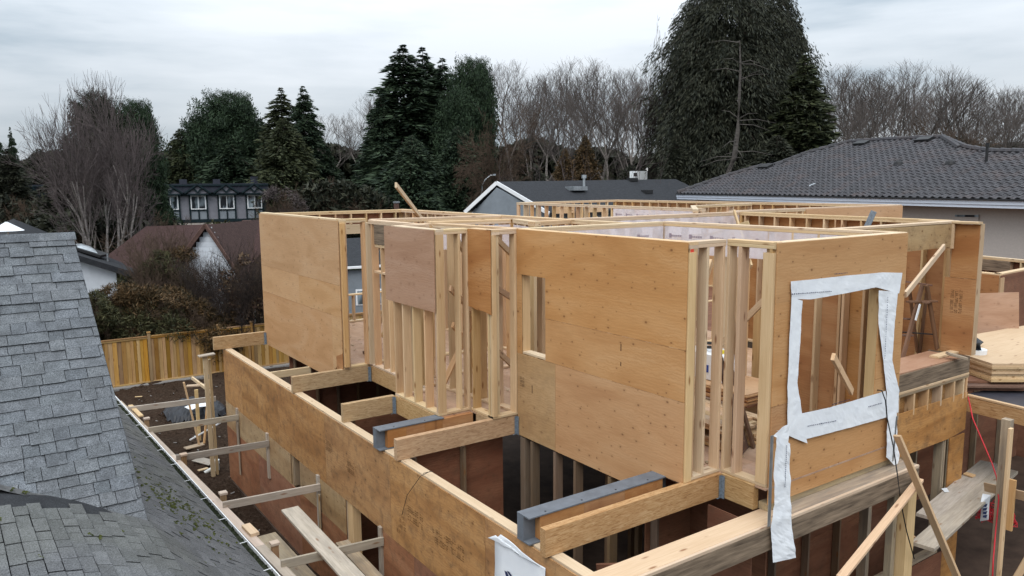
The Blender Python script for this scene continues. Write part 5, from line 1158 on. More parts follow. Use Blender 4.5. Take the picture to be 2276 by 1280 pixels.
# small grey outbuilding seen through the open framing
ob = thing('grey_outbuilding', 'small grey blue building with white gutter seen through the far left framing', 'building', tuple(pd(800, 620, 36).xy)+(0,))
a, b = pd(725, 598, 34), pd(900, 588, 34); uo = (b-a); uo.z = 0; Lo = uo.length; uo.normalize(); no = Vector((-uo.y, uo.x, 0)); no = no if no.dot(a) > 0 else -no
prism('wall', [(0, 0), (Lo, 0), (Lo, a.z-.1), (0, a.z-.1)], Vector((a.x, a.y, 0))+no*.3, uo, (0, 0, 1), .1, M['graysiding'], ob); board('gutter', a, b, .1, .1, M['white'], ob); mesh_obj('roof', [a, b, b+no*4+Vector((0, 0, 1.0)), a+no*4+Vector((0, 0, 1.0))], [(0, 1, 2, 3)], M['shdark'], ob)
wn = board('window', a+uo*1.2+no*.2-Vector((0, 0, 1.3)), a+uo*2.4+no*.2-Vector((0, 0, 1.3)), .06, .7, M['white'], ob); board('pane', a+uo*1.27+no*.16-Vector((0, 0, 1.3)), a+uo*2.33+no*.16-Vector((0, 0, 1.3)), .03, .58, M['glass'], wn)

# ------------------------------------------------------------------ grey half-timbered townhouses
F0, F1 = pd(-80, 450, 69), pd(592, 450, 67); tu = (F1-F0); tu.z = 0; TL = tu.length; tu.normalize(); tn = Vector((tu.y, -tu.x, 0)); tn = -tn if tn.dot(F0) > 0 else tn
tw = thing('townhouse_row', 'long grey townhouse row with dark green timber trim, small gables and white framed windows', 'townhouses', (F1.x, F1.y, 0))
def tq(s, o, z): return Vector((F0.x, F0.y, 0))+tu*s+tn*o+Vector((0, 0, z))
def tbox(nm, s0, s1, o0, o1, z0, z1, mat, par=None): 
    m_ = MB(); M4 = Matrix((tu, tn, Vector((0, 0, 1)))).transposed().to_4x4(); M4.translation = Vector((F0.x, F0.y, 0)); m_.box((s0, o0, z0), (s1, o1, z1), M4); return m_.build(nm, mat, par or tw)
def sx_(px): r = ray(px, 450); t_ = None
def spx(px):
    r = ray(px, 450); n_ = tn; t_ = (F0-Vector((0, 0, CAM_H))).dot(n_)/r.dot(n_); p = r*t_+Vector((0, 0, CAM_H)); return (p-F0).dot(tu)
tbox('wall', 0, TL, -5, 0, 0, 6.35, M['townwall']); tbox('roof', -.3, TL+.2, -5.2, .25, 6.35, 7.05, M['townroof'])
tbox('trim', 0, TL, .0, .10, 6.1, 6.32, M['towntrim']); tbox('trim', 0, TL, .0, .10, 4.0, 4.22, M['towntrim']); tbox('base_panel', 0, TL+.05, .0, .04, 3.2, 3.95, M['stucco'])
tbox('trim', TL-.25, TL, .0, .10, 4.0, 6.3, M['towntrim']); tbox('gutter', -.3, TL+.2, .25, .35, 6.86, 6.98, M['towntrim'])
cx = [566, 504, 441, 379, 317, 255, 193, 131, 69, 15]
for c_ in cx:
    s = spx(c_); 
    wn = tbox('window', s-.57, s+.57, .02, .12, 5.02, 6.12, M['white']); tbox('pane', s-.49, s-.03, .115, .13, 5.10, 6.04, M['glass'], wn); tbox('pane', s+.03, s+.49, .115, .13, 5.10, 6.04, M['glass'], wn)
    for a in (s-.70, s+.58): tbox('trim', a, a+.12, .01, .11, 4.2, 6.2, M['towntrim'])
    tbox('trim', s-.05, s+.05, .01, .10, 4.2, 5.0, M['towntrim']); tbox('panel', s-.57, s-.06, .0, .05, 4.24, 4.98, M['graysiding']); tbox('panel', s+.06, s+.57, .0, .05, 4.24, 4.98, M['graysiding']); tbox('trim', s-.7, s+.7, .01, .13, 4.93, 5.02, M['towntrim'])
    g_ = MB(); p = [tq(s-.95, .55, 6.28), tq(s+.95, .55, 6.28), tq(s, .55, 7.0), tq(s-.95, -1.5, 6.28), tq(s+.95, -1.5, 6.28), tq(s, -1.5, 7.0)]
    g_.add(p, [(0, 2, 5, 3), (1, 4, 5, 2)]); g_.build('gable_roof', M['townroof'], tw); g_ = MB(); g_.add([tq(s-.8, .4, 6.25), tq(s+.8, .4, 6.25), tq(s, .4, 6.85)], [(0, 1, 2)]); g_.build('gable_panel', M['townwall'], tw)
    for q in ((tq(s-.95, .58, 6.30), tq(s, .58, 7.0)), (tq(s+.95, .58, 6.30), tq(s, .58, 7.0)), (tq(s-.35, .5, 6.75), tq(s, .5, 6.35)), (tq(s+.35, .5, 6.75), tq(s, .5, 6.35)), (tq(s-.8, .5, 6.22), tq(s+.8, .5, 6.22))): board('trim', q[0], q[1], .08, .12, M['towntrim'], tw, c=0)
for c_ in (570, 484, 408, 320, 240, 160): s = spx(c_); tbox('chimney', s-.28, s+.28, -2.2, -1.6, 6.9, 7.6 if c_ == 570 else 7.4, M['townroof'])
for px0 in (535, 128): s = spx(px0); wn = tbox('window', s-.7, s+.7, .05, .12, 2.4, 3.35, M['white']); tbox('pane', s-.62, s+.62, .125, .135, 2.48, 3.27, M['glass'], wn)
# ------------------------------------------------------------------ trees
import numpy as np
def rotv(v, ax, a): return Matrix.Rotation(a, 3, ax) @ v
def tubes_mesh(name, segs, mat):
    """segs: list of (p0, p1, r0, r1); thin 3-4 sided tubes"""
    V, F = [], []
    for p0, p1, r0, r1 in segs:
        n = 6 if r0 > .06 else (4 if r0 > .02 else 3); d = (p1-p0)
        if d.length < 1e-5: continue
        d.normalize(); a = d.cross(Vector((.3, .2, 1))); a = a if a.length > .1 else d.cross(Vector((1, 0, 0))); a.normalize(); b = d.cross(a); k = len(V)
        for p, r in ((p0, r0), (p1, r1)):
            for i in range(n): t = 2*pi*i/n; V.append(p+(a*cos(t)+b*sin(t))*r)
        for i in range(n): F.append((k+i, k+(i+1) % n, k+n+(i+1) % n, k+n+i))
    me = bpy.data.meshes.new(name); me.from_pydata([tuple(v) for v in V], [], F); me.materials.append(mat); me.update(); return me
def bare_tree(seed, H=14, R=5, trunks=1, up_=.35, lvls=6, nb=(3, 4), r0=.16, droop=0, spread=.75, tw=.012, clear=.22, dens=1.0, ell=False, wn=.11):
    """returns (trunk segments, twig segments); crown height H, recursively forked"""
    r_ = random.Random(seed); TR, TW = [], []
    def grow(p, d, L, r, lv):
        n = 3 if lv < 3 else 2; q = p
        for i in range(n):
            d = (d+Vector((r_.gauss(0, wn), r_.gauss(0, wn), r_.gauss(.02, .06)+up_*.10-droop*.10*(lv > 2)))).normalized(); q2 = q+d*L/n; ra, rb = r*(1-.35*i/n), r*(1-.35*(i+1)/n)
            (TR if lv <= 1 else TW).append((q, q2, ra, rb)); q = q2
            if lv < lvls and i < n-1 and r_.random() < .8*dens:
                ax = Vector((r_.gauss(0, 1), r_.gauss(0, 1), r_.gauss(0, .4))).normalized(); grow(q, rotv(d, ax, r_.uniform(.5, 1.0)*spread*1.2), L*r_.uniform(.5, .7), max(rb*.5, tw), lv+1)
        if lv < lvls:
            for k in range(r_.choice(nb)):
                ax = d.cross(Vector((r_.gauss(0, 1), r_.gauss(0, 1), r_.gauss(0, 1)))).normalized(); nd = rotv(d, ax, r_.uniform(.25, .85)*spread); nd = (nd+Vector((0, 0, up_*.25-droop*.25))).normalized()
                grow(q, nd, L*r_.uniform(.62, .86), max(r*.60, tw), lv+1)
    for k in range(trunks):
        a = 2*pi*k/max(trunks, 1)+r_.random(); d = Vector((cos(a)*.28*(trunks > 1), sin(a)*.28*(trunks > 1), 1)).normalized()
        p = Vector((cos(a)*.25*(trunks > 1), sin(a)*.25*(trunks > 1), -.1)); c = p+d*H*clear*r_.uniform(.8, 1.2); TR.append((p, c, r0*1.2, r0)); grow(c, d, H*.24*r_.uniform(.85, 1.1), r0, 0)
    mx_ = np.percentile([s[1].z for s in TW], 97 if ell else 100); k_ = H/mx_; mr_ = np.percentile([s[1].xy.length for s in TW], 94 if ell else 98); kr = R/mr_
    f = lambda v: Vector((v.x*kr, v.y*kr, v.z*k_))
    if ell:
        def ok(v):
            v = f(v); zc = H*.56; rz = H*.45 if v.z > zc else H*.6
            return (v.x/R)**2+(v.y/R)**2+((v.z-zc)/rz)**2 < r_.uniform(.88, 1.04)
        TW = [s for s in TW if ok(s[1])]
    return [(f(a), f(b), c, d) for a, b, c, d in TR], [(f(a), f(b), c, d) for a, b, c, d in TW]
_cache = {}
def place_bare(key, params, px, py_top, dist, width_px, label, group, mt, mw, rz=0, name='bare_tree', base=None):
    p = pd(px, 500, dist); top = pd(px, py_top, dist); H = top.z; R = width_px/2*dist/FPX*(1.25 if key in 'AB' else 1)
    if key not in _cache:
        TR, TW = bare_tree(**params); _cache[key] = (tubes_mesh('trunk', TR, M[mt]), tubes_mesh('crown', TW, M[mw]), params['H'], params['R'])
    a, b, h0, r_0 = _cache[key]
    t = thing(name, label, 'tree', (p.x, p.y, 0), rz, group)
    Ms = world(t) @ Matrix.Diagonal((R/r_0, R/r_0, H/h0, 1))
    def lk(n_, me, m):
        me2 = me
        if me.materials[0] != M[m]: me2 = me.copy(); me2.materials[0] = M[m]
        return link(n_, me2, t, Ms)
    lk('trunk', a, mt); lk('crown', b, mw); return t
PB = {'A': dict(seed=3, H=16, R=5.5, lvls=6, nb=(3, 3, 2), up_=.5, spread=.60, r0=.15, tw=.007, ell=True, dens=.95, wn=.05), 'B': dict(seed=8, H=16, R=5.5, lvls=6, nb=(3, 3, 2), up_=.6, spread=.56, r0=.15, tw=.007, ell=True, dens=.95, wn=.05),
      'C': dict(seed=21, H=12, R=5, lvls=6, nb=(3, 3, 2), up_=.2, spread=.85, r0=.13, tw=.011, clear=.1, droop=.5), 'M': dict(seed=5, H=13, R=5, trunks=6, lvls=5, nb=(3, 3, 2), up_=.35, spread=.75, r0=.10, tw=.009, clear=.30),
      'S': dict(seed=12, H=4, R=2.2, trunks=7, lvls=5, nb=(2, 3), up_=.2, spread=.8, r0=.035, tw=.006, clear=.15)}
WOOD = 'bare winter trees behind the houses'
# left: multi-stemmed pale birch-like tree
place_bare('M', PB['M'], 238, 165, 43, 262, 'large bare multi-stemmed tree with pale trunks and pinkish twigs at the left', WOOD, 'birch', 'twigP', .4)
place_bare('M2', dict(PB['M'], seed=55, trunks=4), 205, 215, 45, 215, 'bare pinkish tree tangled just behind the pale multi-stemmed tree at the left', WOOD, 'barkG', 'twigP', 1.4)
place_bare('C', PB['C'], 600, 320, 78, 170, 'low brown bare tree behind the end of the townhouses', WOOD, 'barkD', 'twigB', .4)
mid = [(1140, 128, 84, 190, 'A'), (1215, 132, 90, 200, 'B'), (1285, 124, 86, 220, 'A'), (1350, 128, 82, 190, 'B'), (1415, 140, 88, 200, 'A'), (1462, 150, 92, 180, 'B'), (1250, 180, 72, 170, 'B'), (1330, 190, 70, 170, 'A'), (1400, 200, 68, 160, 'B'), (1190, 220, 70, 150, 'A')]
lm = ['first bare tree right of the dark rounded pine', 'bare tree behind the left half of the grey roof', 'tall broad bare tree centred between pine and giant spruce', 'tall bare tree left of the giant spruce', 'bare tree next to the giant spruce', 'bare tree half hidden by the giant spruce',
      'lower bare tree above the middle of the grey roof', 'lower bare tree above the flue pipe', 'lower bare tree above the white box', 'lower bare tree above the grey gable']
for i, ((x, y, d, w_, k), lb) in enumerate(zip(mid, lm)): place_bare(k, PB[k], x, y, d, w_, lb, WOOD, 'barkG', 'twigG', i*1.3)
rgt = [(1850, 140, 80, 190, 'A'), (1915, 132, 84, 220, 'B'), (1985, 132, 80, 210, 'A'), (2060, 140, 86, 210, 'B'), (2130, 165, 82, 200, 'A'), (2200, 172, 84, 200, 'B'), (2262, 190, 80, 190, 'A'), (1880, 190, 70, 160, 'B'), (2240, 230, 74, 160, 'B'), (1950, 200, 72, 170, 'A')]
lr = ['leftmost bare tree over the tiled roof', 'second bare tree over the left hip of the tiled roof', 'tallest bare tree above the roof vents of the tiled roof', 'bare tree above the ridge peak of the tiled roof', 'bare tree above the flue pipe of the tiled roof', 'bare tree near the right edge over the tiled roof', 'bare tree cut by the right edge of the picture',
      'lower bare tree just right of the green spruce slope', 'lower bare tree at the right edge behind the flue pipe', 'lower bare tree in front of the tallest one over the tiled roof']
for i, ((x, y, d, w_, k), lb) in enumerate(zip(rgt, lr)): place_bare(k, PB[k], x, y, d, w_, lb, WOOD, 'barkG', 'twigG', 2+i*1.1)
far = [(745, 250, 110, 150, 'A'), (800, 215, 112, 150, 'B'), (850, 200, 115, 150, 'A'), (700, 275, 110, 130, 'B'), (380, 330, 95, 150, 'C'), (70, 310, 105, 160, 'B'), (150, 330, 100, 150, 'A'), (1035, 150, 120, 90, 'B'), (480, 345, 85, 150, 'C')]
lf = ['distant bare tree left of the tall dark conifers', 'distant bare tree second left of the tall dark conifers', 'distant bare tree touching the tall dark conifers', 'distant low bare tree right of the twin topped conifer', 'distant brown bare tree right of the pinkish tree', 'distant bare tree at the far left', 'distant bare tree behind the pinkish tree', 'slim distant bare tree beside the rounded pine', 'distant brown bare tree above the townhouses']
for i, ((x, y, d, w_, k), lb) in enumerate(zip(far, lf)): place_bare(k, PB[k], x, y, d, w_, lb, WOOD, 'barkG', 'twigG' if k != 'C' else 'twigB', i)
place_bare('C', PB['C'], 1120, 190, 62, 210, 'dense brown bare tree with sweeping twigs left of the bare wood', WOOD, 'barkD', 'twigB', 1)
place_bare('C2', dict(PB['C'], seed=31), 1085, 300, 60, 190, 'low dense brown twiggy tree above the grey gable', WOOD, 'barkD', 'twigB', 2)
place_bare('C', PB['C'], 2075, 205, 66, 190, 'dark brown dense twiggy tree behind the peak of the tiled roof', WOOD, 'barkD', 'twigB', 3)
place_bare('C2', PB['C'], 2130, 270, 64, 170, 'low dark twiggy tree behind the flue pipe', WOOD, 'barkD', 'twigB', 4)
for i, (x, y, d, w_, lb) in enumerate(((1290, 300, 44, 150, 'slim pale barked tree in front of the grey roof beside the flue'), (1165, 320, 46, 160, 'slim pale barked tree leaning over the grey roof near the gable'), (1400, 310, 45, 170, 'slim pale barked tree in front of the right end of the grey roof'))):
    place_bare('P', dict(seed=77, H=9, R=4, trunks=2, lvls=4, nb=(2, 2), up_=.1, spread=.9, r0=.06, tw=.008, clear=.25), x, y, d, w_, lb, 'slim pale barked garden trees', 'barkG', 'twigP', i*2, 'garden_tree')
place_bare('D', dict(seed=91, H=16, R=3, lvls=6, nb=(2, 3), up_=-.1, spread=.8, droop=1.2, r0=.13, tw=.012, clear=.2), 1470, 40, 58, 120, 'tall thin drooping tree along the left side of the giant spruce', WOOD, 'barkD', 'twigD', 0)

# conifers: needle sprays as small elongated leaf faces on drooping boughs
def conifer(name, seed, H, R, mat, n_b=160, spr=34, droop=.35, shape='cone', sz=.35, base=.06, clump=0, trunk_r=.22, top_bare=.0, irregular=.25, hang=0.0, wd=.16):
    r_ = np.random.default_rng(seed); V, F = [], []; SEG = [(Vector((0, 0, -.1)), Vector((0, 0, H*.5)), trunk_r, trunk_r*.55), (Vector((0, 0, H*.5)), Vector((0, 0, H*.985)), trunk_r*.55, .02)]
    golden = 2.39996; 
    lobes = r_.uniform(-1, 1, 12)
    for i in range(n_b):
        h = base+(1-base)*((i+.5)/n_b)**.92; h = min(h+r_.normal(0, .01), .995); az = i*golden+r_.normal(0, .3)
        if shape == 'cone': rad = R*(1-h)**.8*1.02*(r_.uniform(.35, 1.45) if h > .78 else 1)
        elif shape == 'column': rad = R*min(1, ((1-h)*3.4)**.55)*(.80+.20*min(1, h*3))
        elif shape == 'dome': rad = R*(1-h)**.6*r_.uniform(.6, 1.2)
        elif shape == 'round': rad = R*max(.15, math.sqrt(max(0, 1-((h-.62)/.40)**2)) if h > .62 else .55+.45*h/.62)
        rad *= 1+irregular*(.6*math.sin(3*az+lobes[0]*3+h*6)+r_.normal(0, .5)); rad = max(rad, .05*R*(1-h)+.05)
        d = np.array([math.cos(az), math.sin(az), 0]); rise = .25*(h-.3) if shape != 'round' else .35
        p0 = np.array([0, 0, h*H]); n = max(5, int(spr*(.25+rad/R)))
        ts = r_.uniform(.12, 1, n)**.7; side = np.array([-d[1], d[0], 0])
        wdt = .30*rad*(1-ts*.75)+.05
        off = r_.normal(0, 1, n)*wdt
        P = p0+np.outer(ts*rad, d)+np.outer(off, side); P[:, 2] += rise*rad*ts-droop*rad*ts**2-np.abs(off)*.25+r_.normal(0, .05*rad+.02, n)
        if i % 2 == 0 or top_bare and h > 1-top_bare:
            e_ = Vector(p0+d*rad*.96); e_.z += rise*rad-droop*rad; m__ = Vector(p0+d*rad*.5); m__.z += rise*rad*.5-droop*rad*.25; SEG += [(Vector(p0), m__, .03, .02), (m__, e_, .02, .008)]
        for k in range(n):
            dirv = d*r_.uniform(.4, 1.1)+side*np.sign(off[k])*r_.uniform(.2, 1.0)+np.array([0, 0, r_.uniform(-.5, .15)-hang])
            if clump: dirv = r_.normal(0, 1, 3); dirv[2] = abs(dirv[2])*.8
            dirv /= np.linalg.norm(dirv); L = sz*r_.uniform(.6, 1.35)*(1-.35*h)*min(1, .35+(1-h)*5); w_ = np.cross(dirv, r_.normal(0, 1, 3)); w_ /= np.linalg.norm(w_)+1e-6; w_ *= L*wd; q = P[k]; m = len(V)
            V += [tuple(q-dirv*L*.2), tuple(q+dirv*L*.35+w_), tuple(q+dirv*L), tuple(q+dirv*L*.35-w_)]; F.append((m, m+1, m+2, m+3))
    me = bpy.data.meshes.new('foliage'); me.from_pydata(V, [], F); me.materials.append(M[mat]); me.update()
    return me, tubes_mesh('trunk', SEG, M['barkD']), H, R
def place_con(key, px, py_top, dist, width_px, label, rz=0, name='conifer_tree', mat=None, group='evergreen trees behind the houses', extra=None):
    me, tr, h0, r_0 = CON[key]; p = pd(px, 500, dist); top = pd(px, py_top, dist); H = top.z; R = width_px/2*dist/FPX
    t = thing(name, label, 'tree', (p.x, p.y, 0), rz, group); Ms = world(t) @ Matrix.Diagonal((R/r_0, R/r_0, H/h0, 1))
    if mat: me = me.copy(); me.materials[0] = M[mat]
    link('trunk', tr, t, Ms); link('crown', me, t, Ms); return t
CON = {'cedar': conifer('c', 1, 18, 4.2, 'ndlG', 420, 120, .42, 'cone', .55, wd=.14, irregular=.40), 'cedar2': conifer('c', 2, 18, 4, 'ndlG', 400, 110, .30, 'cone', .55, wd=.14, irregular=.5),
       'pine': conifer('c', 3, 14, 4, 'ndlP', 480, 150, .05, 'round', .42, clump=1, wd=.17, irregular=.3), 'wide': conifer('c', 4, 13, 5.5, 'ndlO', 420, 120, .45, 'dome', .55, wd=.15, base=.08, irregular=.45),
       'spruce': conifer('c', 5, 26, 5.5, 'ndlB', 820, 185, .55, 'column', .46, hang=.7, wd=.12, trunk_r=.45, irregular=.42, base=.03)}
# giant spruce group
place_con('spruce', 1600, -110, 56, 250, 'giant dark spruce cut by the top of the picture', .2)
place_con('spruce', 1700, -70, 58, 170, 'giant dark spruce right of the tallest one', 2.2)
place_con('spruce', 1545, -30, 60, 150, 'left shoulder of the giant spruce group against the bare wood', 4.2)
place_con('cedar', 1775, 120, 54, 280, 'sloping green conifer at the right foot of the giant spruce', 1, mat='ndlO')
place_con('cedar2', 1760, 40, 60, 120, 'narrow pointed spruce at the right side of the giant spruce', 1.5, mat='ndlB')
place_con('wide', 1720, 300, 50, 330, 'low broad dark green conifer under the giant spruce', 2, mat='ndlB'); place_con('wide', 1500, 300, 52, 170, 'low dark conifer behind the right end of the grey roof', 3, mat='ndlB')
# middle conifers
place_con('cedar', 905, 98, 72, 330, 'tallest dark conifer with pointed drooping tip left of the centre', .3)
place_con('cedar2', 948, 104, 74, 270, 'dark conifer with a slim leaning tip next to the tallest one', 1.3); place_con('cedar2', 990, 128, 72, 240, 'dark conifer with a thin spire right of the tallest pair', 2.3); place_con('cedar', 855, 200, 70, 170, 'shorter dark conifer at the left foot of the tallest pair', 3.3)
place_con('wide', 920, 300, 62, 260, 'broad dark lower conifer below the tallest pair', 1.9, mat='ndlG'); place_con('wide', 1020, 280, 64, 210, 'broad dark lower conifer below the thin spire', .9, mat='ndlG')
place_con('pine', 1058, 138, 70, 100, 'dark rounded pine with bushy top', .5); place_con('pine', 1030, 210, 69, 110, 'dark bushy pine just below the rounded one', 2.5)
# left conifers
place_con('pine', 528, 212, 78, 125, 'rounded dark pine above the townhouse roof', 1); place_con('pine', 470, 262, 80, 100, 'smaller dark pine left of the rounded one', 2); place_con('cedar2', 638, 194, 74, 200, 'conifer with a leaning spiky tip above the townhouse end', .1, mat='ndlO')
place_con('cedar', 686, 190, 73, 180, 'slim conifer with a narrow spire right of the leaning one', 2.6); place_con('wide', 640, 262, 70, 250, 'broad olive conifer behind the townhouse end', 3.6); place_con('wide', 520, 300, 76, 240, 'broad dark conifer behind the townhouse roof', 4.6, mat='ndlG'); place_con('wide', 415, 285, 80, 180, 'dull green conifer left of the pines', .6, mat='ndlO'); place_con('wide', 735, 330, 74, 120, 'dark low conifer right of the slim spire', 5.6, mat='ndlG')
place_con('pine', 320, 232, 52, 90, 'dark pine with lopsided top behind the pinkish bare tree', 1.1); place_con('wide', 250, 330, 50, 240, 'dark conifer mass behind the pale trunks', 2.1, mat='ndlB'); place_con('pine', 232, 215, 50, 90, 'pine top showing through the pinkish bare tree', 3.1, mat='ndlB')
place_con('cedar', 8, 280, 75, 70, 'dark conifer cut by the left edge of the picture', 1.2); place_con('cedar2', 42, 282, 80, 50, 'thin dark conifer near the left edge', 2.2); place_con('wide', 100, 330, 70, 180, 'dark conifer left of the pale trunks', .2, mat='ndlB'); place_con('wide', 20, 345, 72, 130, 'low dark conifer at the left edge', 4.2, mat='ndlB')
place_con('wide', 1300, 300, 66, 140, 'bronze brown conifer above the grey roof', 2, mat='hedge'); place_con('wide', 1255, 330, 64, 130, 'low bronze shrub like conifer left of the flue', 3, mat='hedge')
place_con('wide', 1190, 370, 62, 200, 'low dark evergreen behind the grey gable roof', 4, mat='ndlB'); place_con('wide', 1400, 365, 62, 200, 'low dark evergreen behind the white box', 5, mat='ndlB')
# distant wood that closes the horizon
def belt(px0, px1, dist, ytop, label, mat, n, seed, sz=1.5):
    r_ = random.Random(seed); V, F = [], []
    for k in range(n):
        f = r_.random(); px = px0+(px1-px0)*f; d = dist*r_.uniform(.93, 1.07); yt = ytop+14*sin(px*.013+seed)+9*sin(px*.041); zt = pd(px, yt, d).z; z = zt*(1-r_.random()**1.6); p = pd(px, 450, d); q = Vector((p.x, p.y, z)); a = Vector((r_.gauss(0, 1), r_.gauss(0, 1), r_.gauss(0, 1))).normalized(); b = a.cross(Vector((r_.gauss(0, 1), r_.gauss(0, 1), r_.gauss(0, 1)))).normalized(); m = len(V); s_ = sz*r_.uniform(.4, 1.2)
        V += [q-a*s_*.5, q+b*s_*.3, q+a*s_*.5, q-b*s_*.3]; F.append((m, m+1, m+2, m+3))
    o = mesh_obj('distant_wood', V, F, M[mat]); tag(o, label, 'wood', kind='stuff')
belt(-150, 1120, 125, 345, 'dark distant wood closing the horizon at the left', 'ndlB', 45000, 1); belt(1060, 2450, 105, 335, 'dark distant wood closing the horizon at the right', 'ndlB', 45000, 2)
# ------------------------------------------------------------------ hedge and shrubs behind the fence
def bush(name, px, dist, wpx, ytop, label, mat, n=6000, sz=.16, seed=1, cat='shrub', flat=.8, group=None, twigs='twigB', elong=.22, depth=1.3):
    r_ = np.random.default_rng(seed); p = pd(px, 600, dist); H = pd(px, ytop, dist).z; R = wpx/2*dist/FPX
    t = thing(name, label, cat, (p.x, p.y, 0), YAW-pi/2, group); V, F = [], []; lob = r_.uniform(0, 6.28, 8)
    nb = 26; cl = np.stack([r_.uniform(-1, 1, nb)*R*.85, r_.uniform(-1, 1, nb)*depth*.7, r_.uniform(.15, .95, nb)**.8*H], 1); cr_ = r_.uniform(.28, .5, nb)*min(R, H)*.8
    for k in range(n):
        c = r_.integers(nb); v = r_.normal(0, 1, 3); v /= np.linalg.norm(v); rr = cr_[c]*r_.uniform(.55, 1.05); q = cl[c]+v*rr*np.array([1, .8, .85])
        if q[2] > H*(1-.25*(q[0]/R)**2)+r_.normal(0, .06) or q[2] < .05: continue
        a = v*.7+r_.normal(0, .5, 3)+np.array([0, 0, .15]); a /= np.linalg.norm(a); b = np.cross(a, r_.normal(0, 1, 3)); b /= np.linalg.norm(b)+1e-6; s_ = sz*r_.uniform(.5, 1.4); m = len(V)
        V += [tuple(q-a*s_*.5), tuple(q+b*s_*elong), tuple(q+a*s_*.9), tuple(q-b*s_*elong)]; F.append((m, m+1, m+2, m+3))
    mesh_obj('foliage', V, F, M[mat], t, world(t))
    key = 'S%d' % (seed % 3)
    if key not in _cache: TR, TW = bare_tree(**dict(PB['S'], seed=seed)); _cache[key] = (tubes_mesh('stems', TR, M['twigD']), tubes_mesh('twigs', TW, M[twigs]))
    a, b = _cache[key]; Ms = world(t) @ Matrix.Diagonal((R/2.2*1.02, depth/2.2, H/4*1.05, 1)); link('stems', a, t, Ms); link('twigs', b, t, Ms); return t
HG = 'bronze green hedge conifers behind the back fence'
for i, (px, d, w_, y, lb, mt) in enumerate(((205, 31, 120, 640, 'hedge bush beside the shingle roof edge, lowest foliage at the left', 'hedgeG'), (270, 31.5, 150, 628, 'bronze hedge bush in front of the white stucco wall', 'hedge'), (345, 31.5, 170, 632, 'bronze hedge bush left of the white gable', 'hedge'), (420, 31, 170, 668, 'wide low bronze hedge bush under the white gable', 'hedge'), (480, 30.8, 120, 715, 'small brownish hedge end beside the bare bush', 'hedge'),
        (350, 34, 150, 560, 'taller green brown bush behind the hedge by the dark roof corner', 'hedgeG'), (410, 34.5, 150, 545, 'taller reddish brown bush left of the white gable', 'hedge'), (300, 31, 200, 665, 'front hedge bush above the middle of the cedar fence', 'hedgeG'), (215, 32, 110, 650, 'dark hedge bush touching the steep roof', 'hedge'))):
    bush('hedge_shrub', px, d, w_, y, lb, mt, n=20000, seed=10+i, group=HG, sz=.12, elong=.13)
place_bare('B1', dict(PB['S'], seed=44, H=5, R=2.5, r0=.05, lvls=5, trunks=6), 530, 535, 30.6, 150, 'dark bare branching bush in front of the white siding wall', 'bare garden bushes', 'twigD', 'twigD', .5, 'bare_bush'); bush('leafy_bush', 545, 31, 110, 560, 'thin leafed bronze bush tangled with the dark bare bush', 'leafR', n=1300, sz=.10, seed=30, elong=.4)
place_bare('B2', dict(PB['S'], seed=45, H=5, R=2.5, r0=.05, lvls=5, trunks=4), 400, 500, 37, 200, 'reddish bare bush rising above the red roof left of the gable', 'bare garden bushes', 'twigB', 'twigB', .9, 'bare_bush'); place_bare('B1', PB['S'], 335, 500, 38, 190, 'bare brown bush above the hedge in front of the red roof', 'bare garden bushes', 'twigD', 'twigB', 2.9, 'bare_bush')
place_bare('B2', PB['S'], 290, 500, 40, 200, 'bare bush at the foot of the pale multi-stemmed trunks', 'bare garden bushes', 'twigD', 'twigB', 1.9, 'bare_bush')
bush('clipped_hedge', 440, 60, 230, 484, 'flat topped green hedge in front of the grey townhouses', 'hedgeG', n=5000, sz=.3, seed=33, depth=.8)
bush('brown_thicket', 633, 60, 110, 412, 'round brown thicket right of the townhouses', 'twigP', n=5000, sz=.35, seed=34, elong=.06, cat='shrub')
bush('dark_undergrowth', 200, 48, 330, 470, 'dark undergrowth at the foot of the pale trunks', 'ndlB', n=9000, sz=.35, seed=35, cat='shrub', depth=2)
bush('dark_undergrowth', 760, 62, 260, 400, 'dark undergrowth below the tall conifers behind the framing', 'ndlB', n=8000, sz=.4, seed=36, cat='shrub', depth=2)
bush('dark_undergrowth', 50, 60, 200, 430, 'dark undergrowth at the left edge by the townhouse', 'ndlB', n=7000, sz=.35, seed=37, cat='shrub', depth=2)

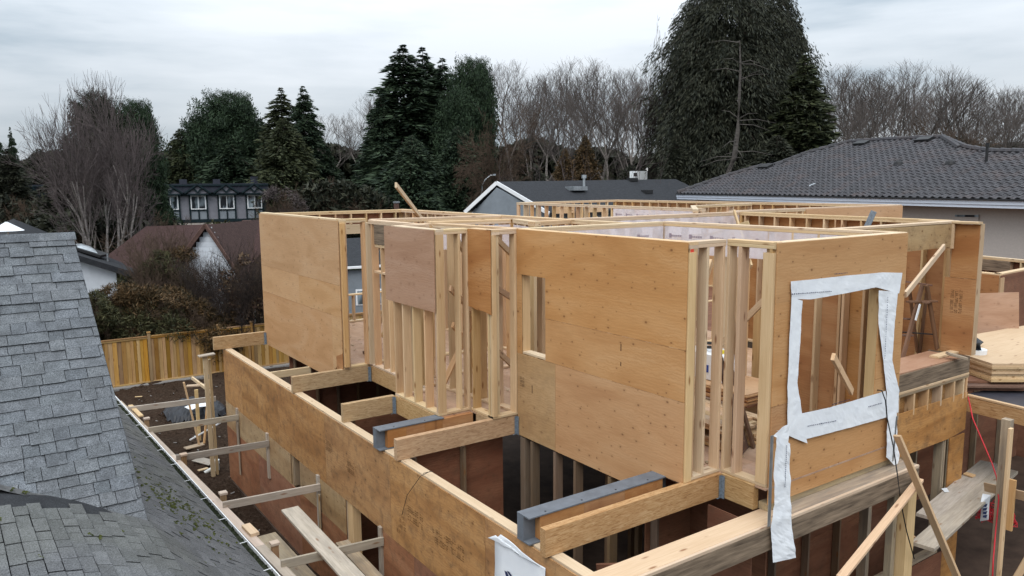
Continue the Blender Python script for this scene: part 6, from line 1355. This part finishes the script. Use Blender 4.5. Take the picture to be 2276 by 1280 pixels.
# bare grey trunk standing in front of the giant spruce
dt = thing('dead_trunk', 'pale grey bare trunk in front of the giant dark spruce', 'tree', tuple(pd(1625, 440, 49).xy)+(0,))
m_ = MB(); q = [pd(1618, 520, 49), pd(1612, 400, 49), pd(1632, 350, 49), pd(1640, 290, 49), pd(1643, 220, 49), pd(1646, 150, 49), pd(1644, 90, 49)]; q[0].z = 0
m_.tube(q, [.26, .20, .16, .12, .09, .06, .03], 8); m_.build('trunk', M['snag'], dt)
mr = random.Random(6); m_ = MB()
for k in range(22):
    f = mr.uniform(.3, 1); i = min(int(f*6), 5); b0 = q[i].lerp(q[i+1], f*6-i if f < 1 else 1); a = mr.uniform(0, 6.28); L = mr.uniform(.8, 2.6); e_ = b0+Vector((cos(a)*L, sin(a)*L, mr.uniform(-.8, .5))); m_.tube([b0, b0.lerp(e_, .5)+Vector((0, 0, .15)), e_], [.03, .02, .008], 4)
m_.build('limbs', M['snag'], dt)
for i, (x, y, lb) in enumerate(((352, 505, 'reddish twiggy bush in front of the left part of the red roof'), (425, 540, 'reddish twiggy bush at the left rake of the white gable'))):
    place_bare('B3', dict(PB['S'], seed=47, H=5, R=2.5, r0=.04, lvls=5, trunks=6), x, y, 33.5, 150, lb, 'bare garden bushes', 'twigB', 'twigB', i*2, 'bare_bush')

for i, (x, y, w_) in enumerate(((1110, 140, 170), (1165, 150, 180), (1235, 150, 190), (1310, 145, 190), (1375, 150, 180), (1435, 165, 170), (1830, 165, 180), (1885, 155, 190), (1945, 150, 190), (2015, 155, 190), (2090, 170, 190), (2160, 185, 190), (2225, 195, 190), (2290, 215, 190))):
    place_bare('AB'[i % 2], PB['AB'[i % 2]], x, y, 104+(i*7 % 9), w_, 'bare tree in the hazy far row of the winter wood', 'far row of bare winter trees', 'barkG', 'twigG', i*.9)
place_con('wide', 590, 262, 79, 190, 'dark conifer filling the gap between rounded pine and leaning spire', 1.7, mat='ndlG'); place_con('wide', 465, 285, 82, 170, 'dark conifer left of the small pine over the townhouse roof', 2.9, mat='ndlG')
place_con('cedar', 30, 330, 66, 150, 'dark broad conifer at the far left behind the townhouse end', .7, mat='ndlB'); place_con('cedar', 165, 300, 55, 200, 'dark conifer behind the left side of the pale multi-stemmed tree', 1.7, mat='ndlB'); place_con('wide', 330, 330, 56, 170, 'dark conifer behind the right side of the pale multi-stemmed tree', 2.7, mat='ndlG')
for i, (x, y, d, lb) in enumerate(((385, 470, 35.5, 'tall reddish twiggy shrub in front of the red roof beside the gable'), (470, 520, 32.2, 'thin dark twiggy shrub in front of the white gable'), (580, 520, 33, 'dark twiggy shrub at the right end of the red roof'))):
    place_bare('B3', PB['S'], x, y, d, 165, lb, 'bare garden bushes', 'twigB' if i != 1 else 'twigD', 'twigB' if i != 1 else 'twigD', i*1.7+1, 'bare_bush')
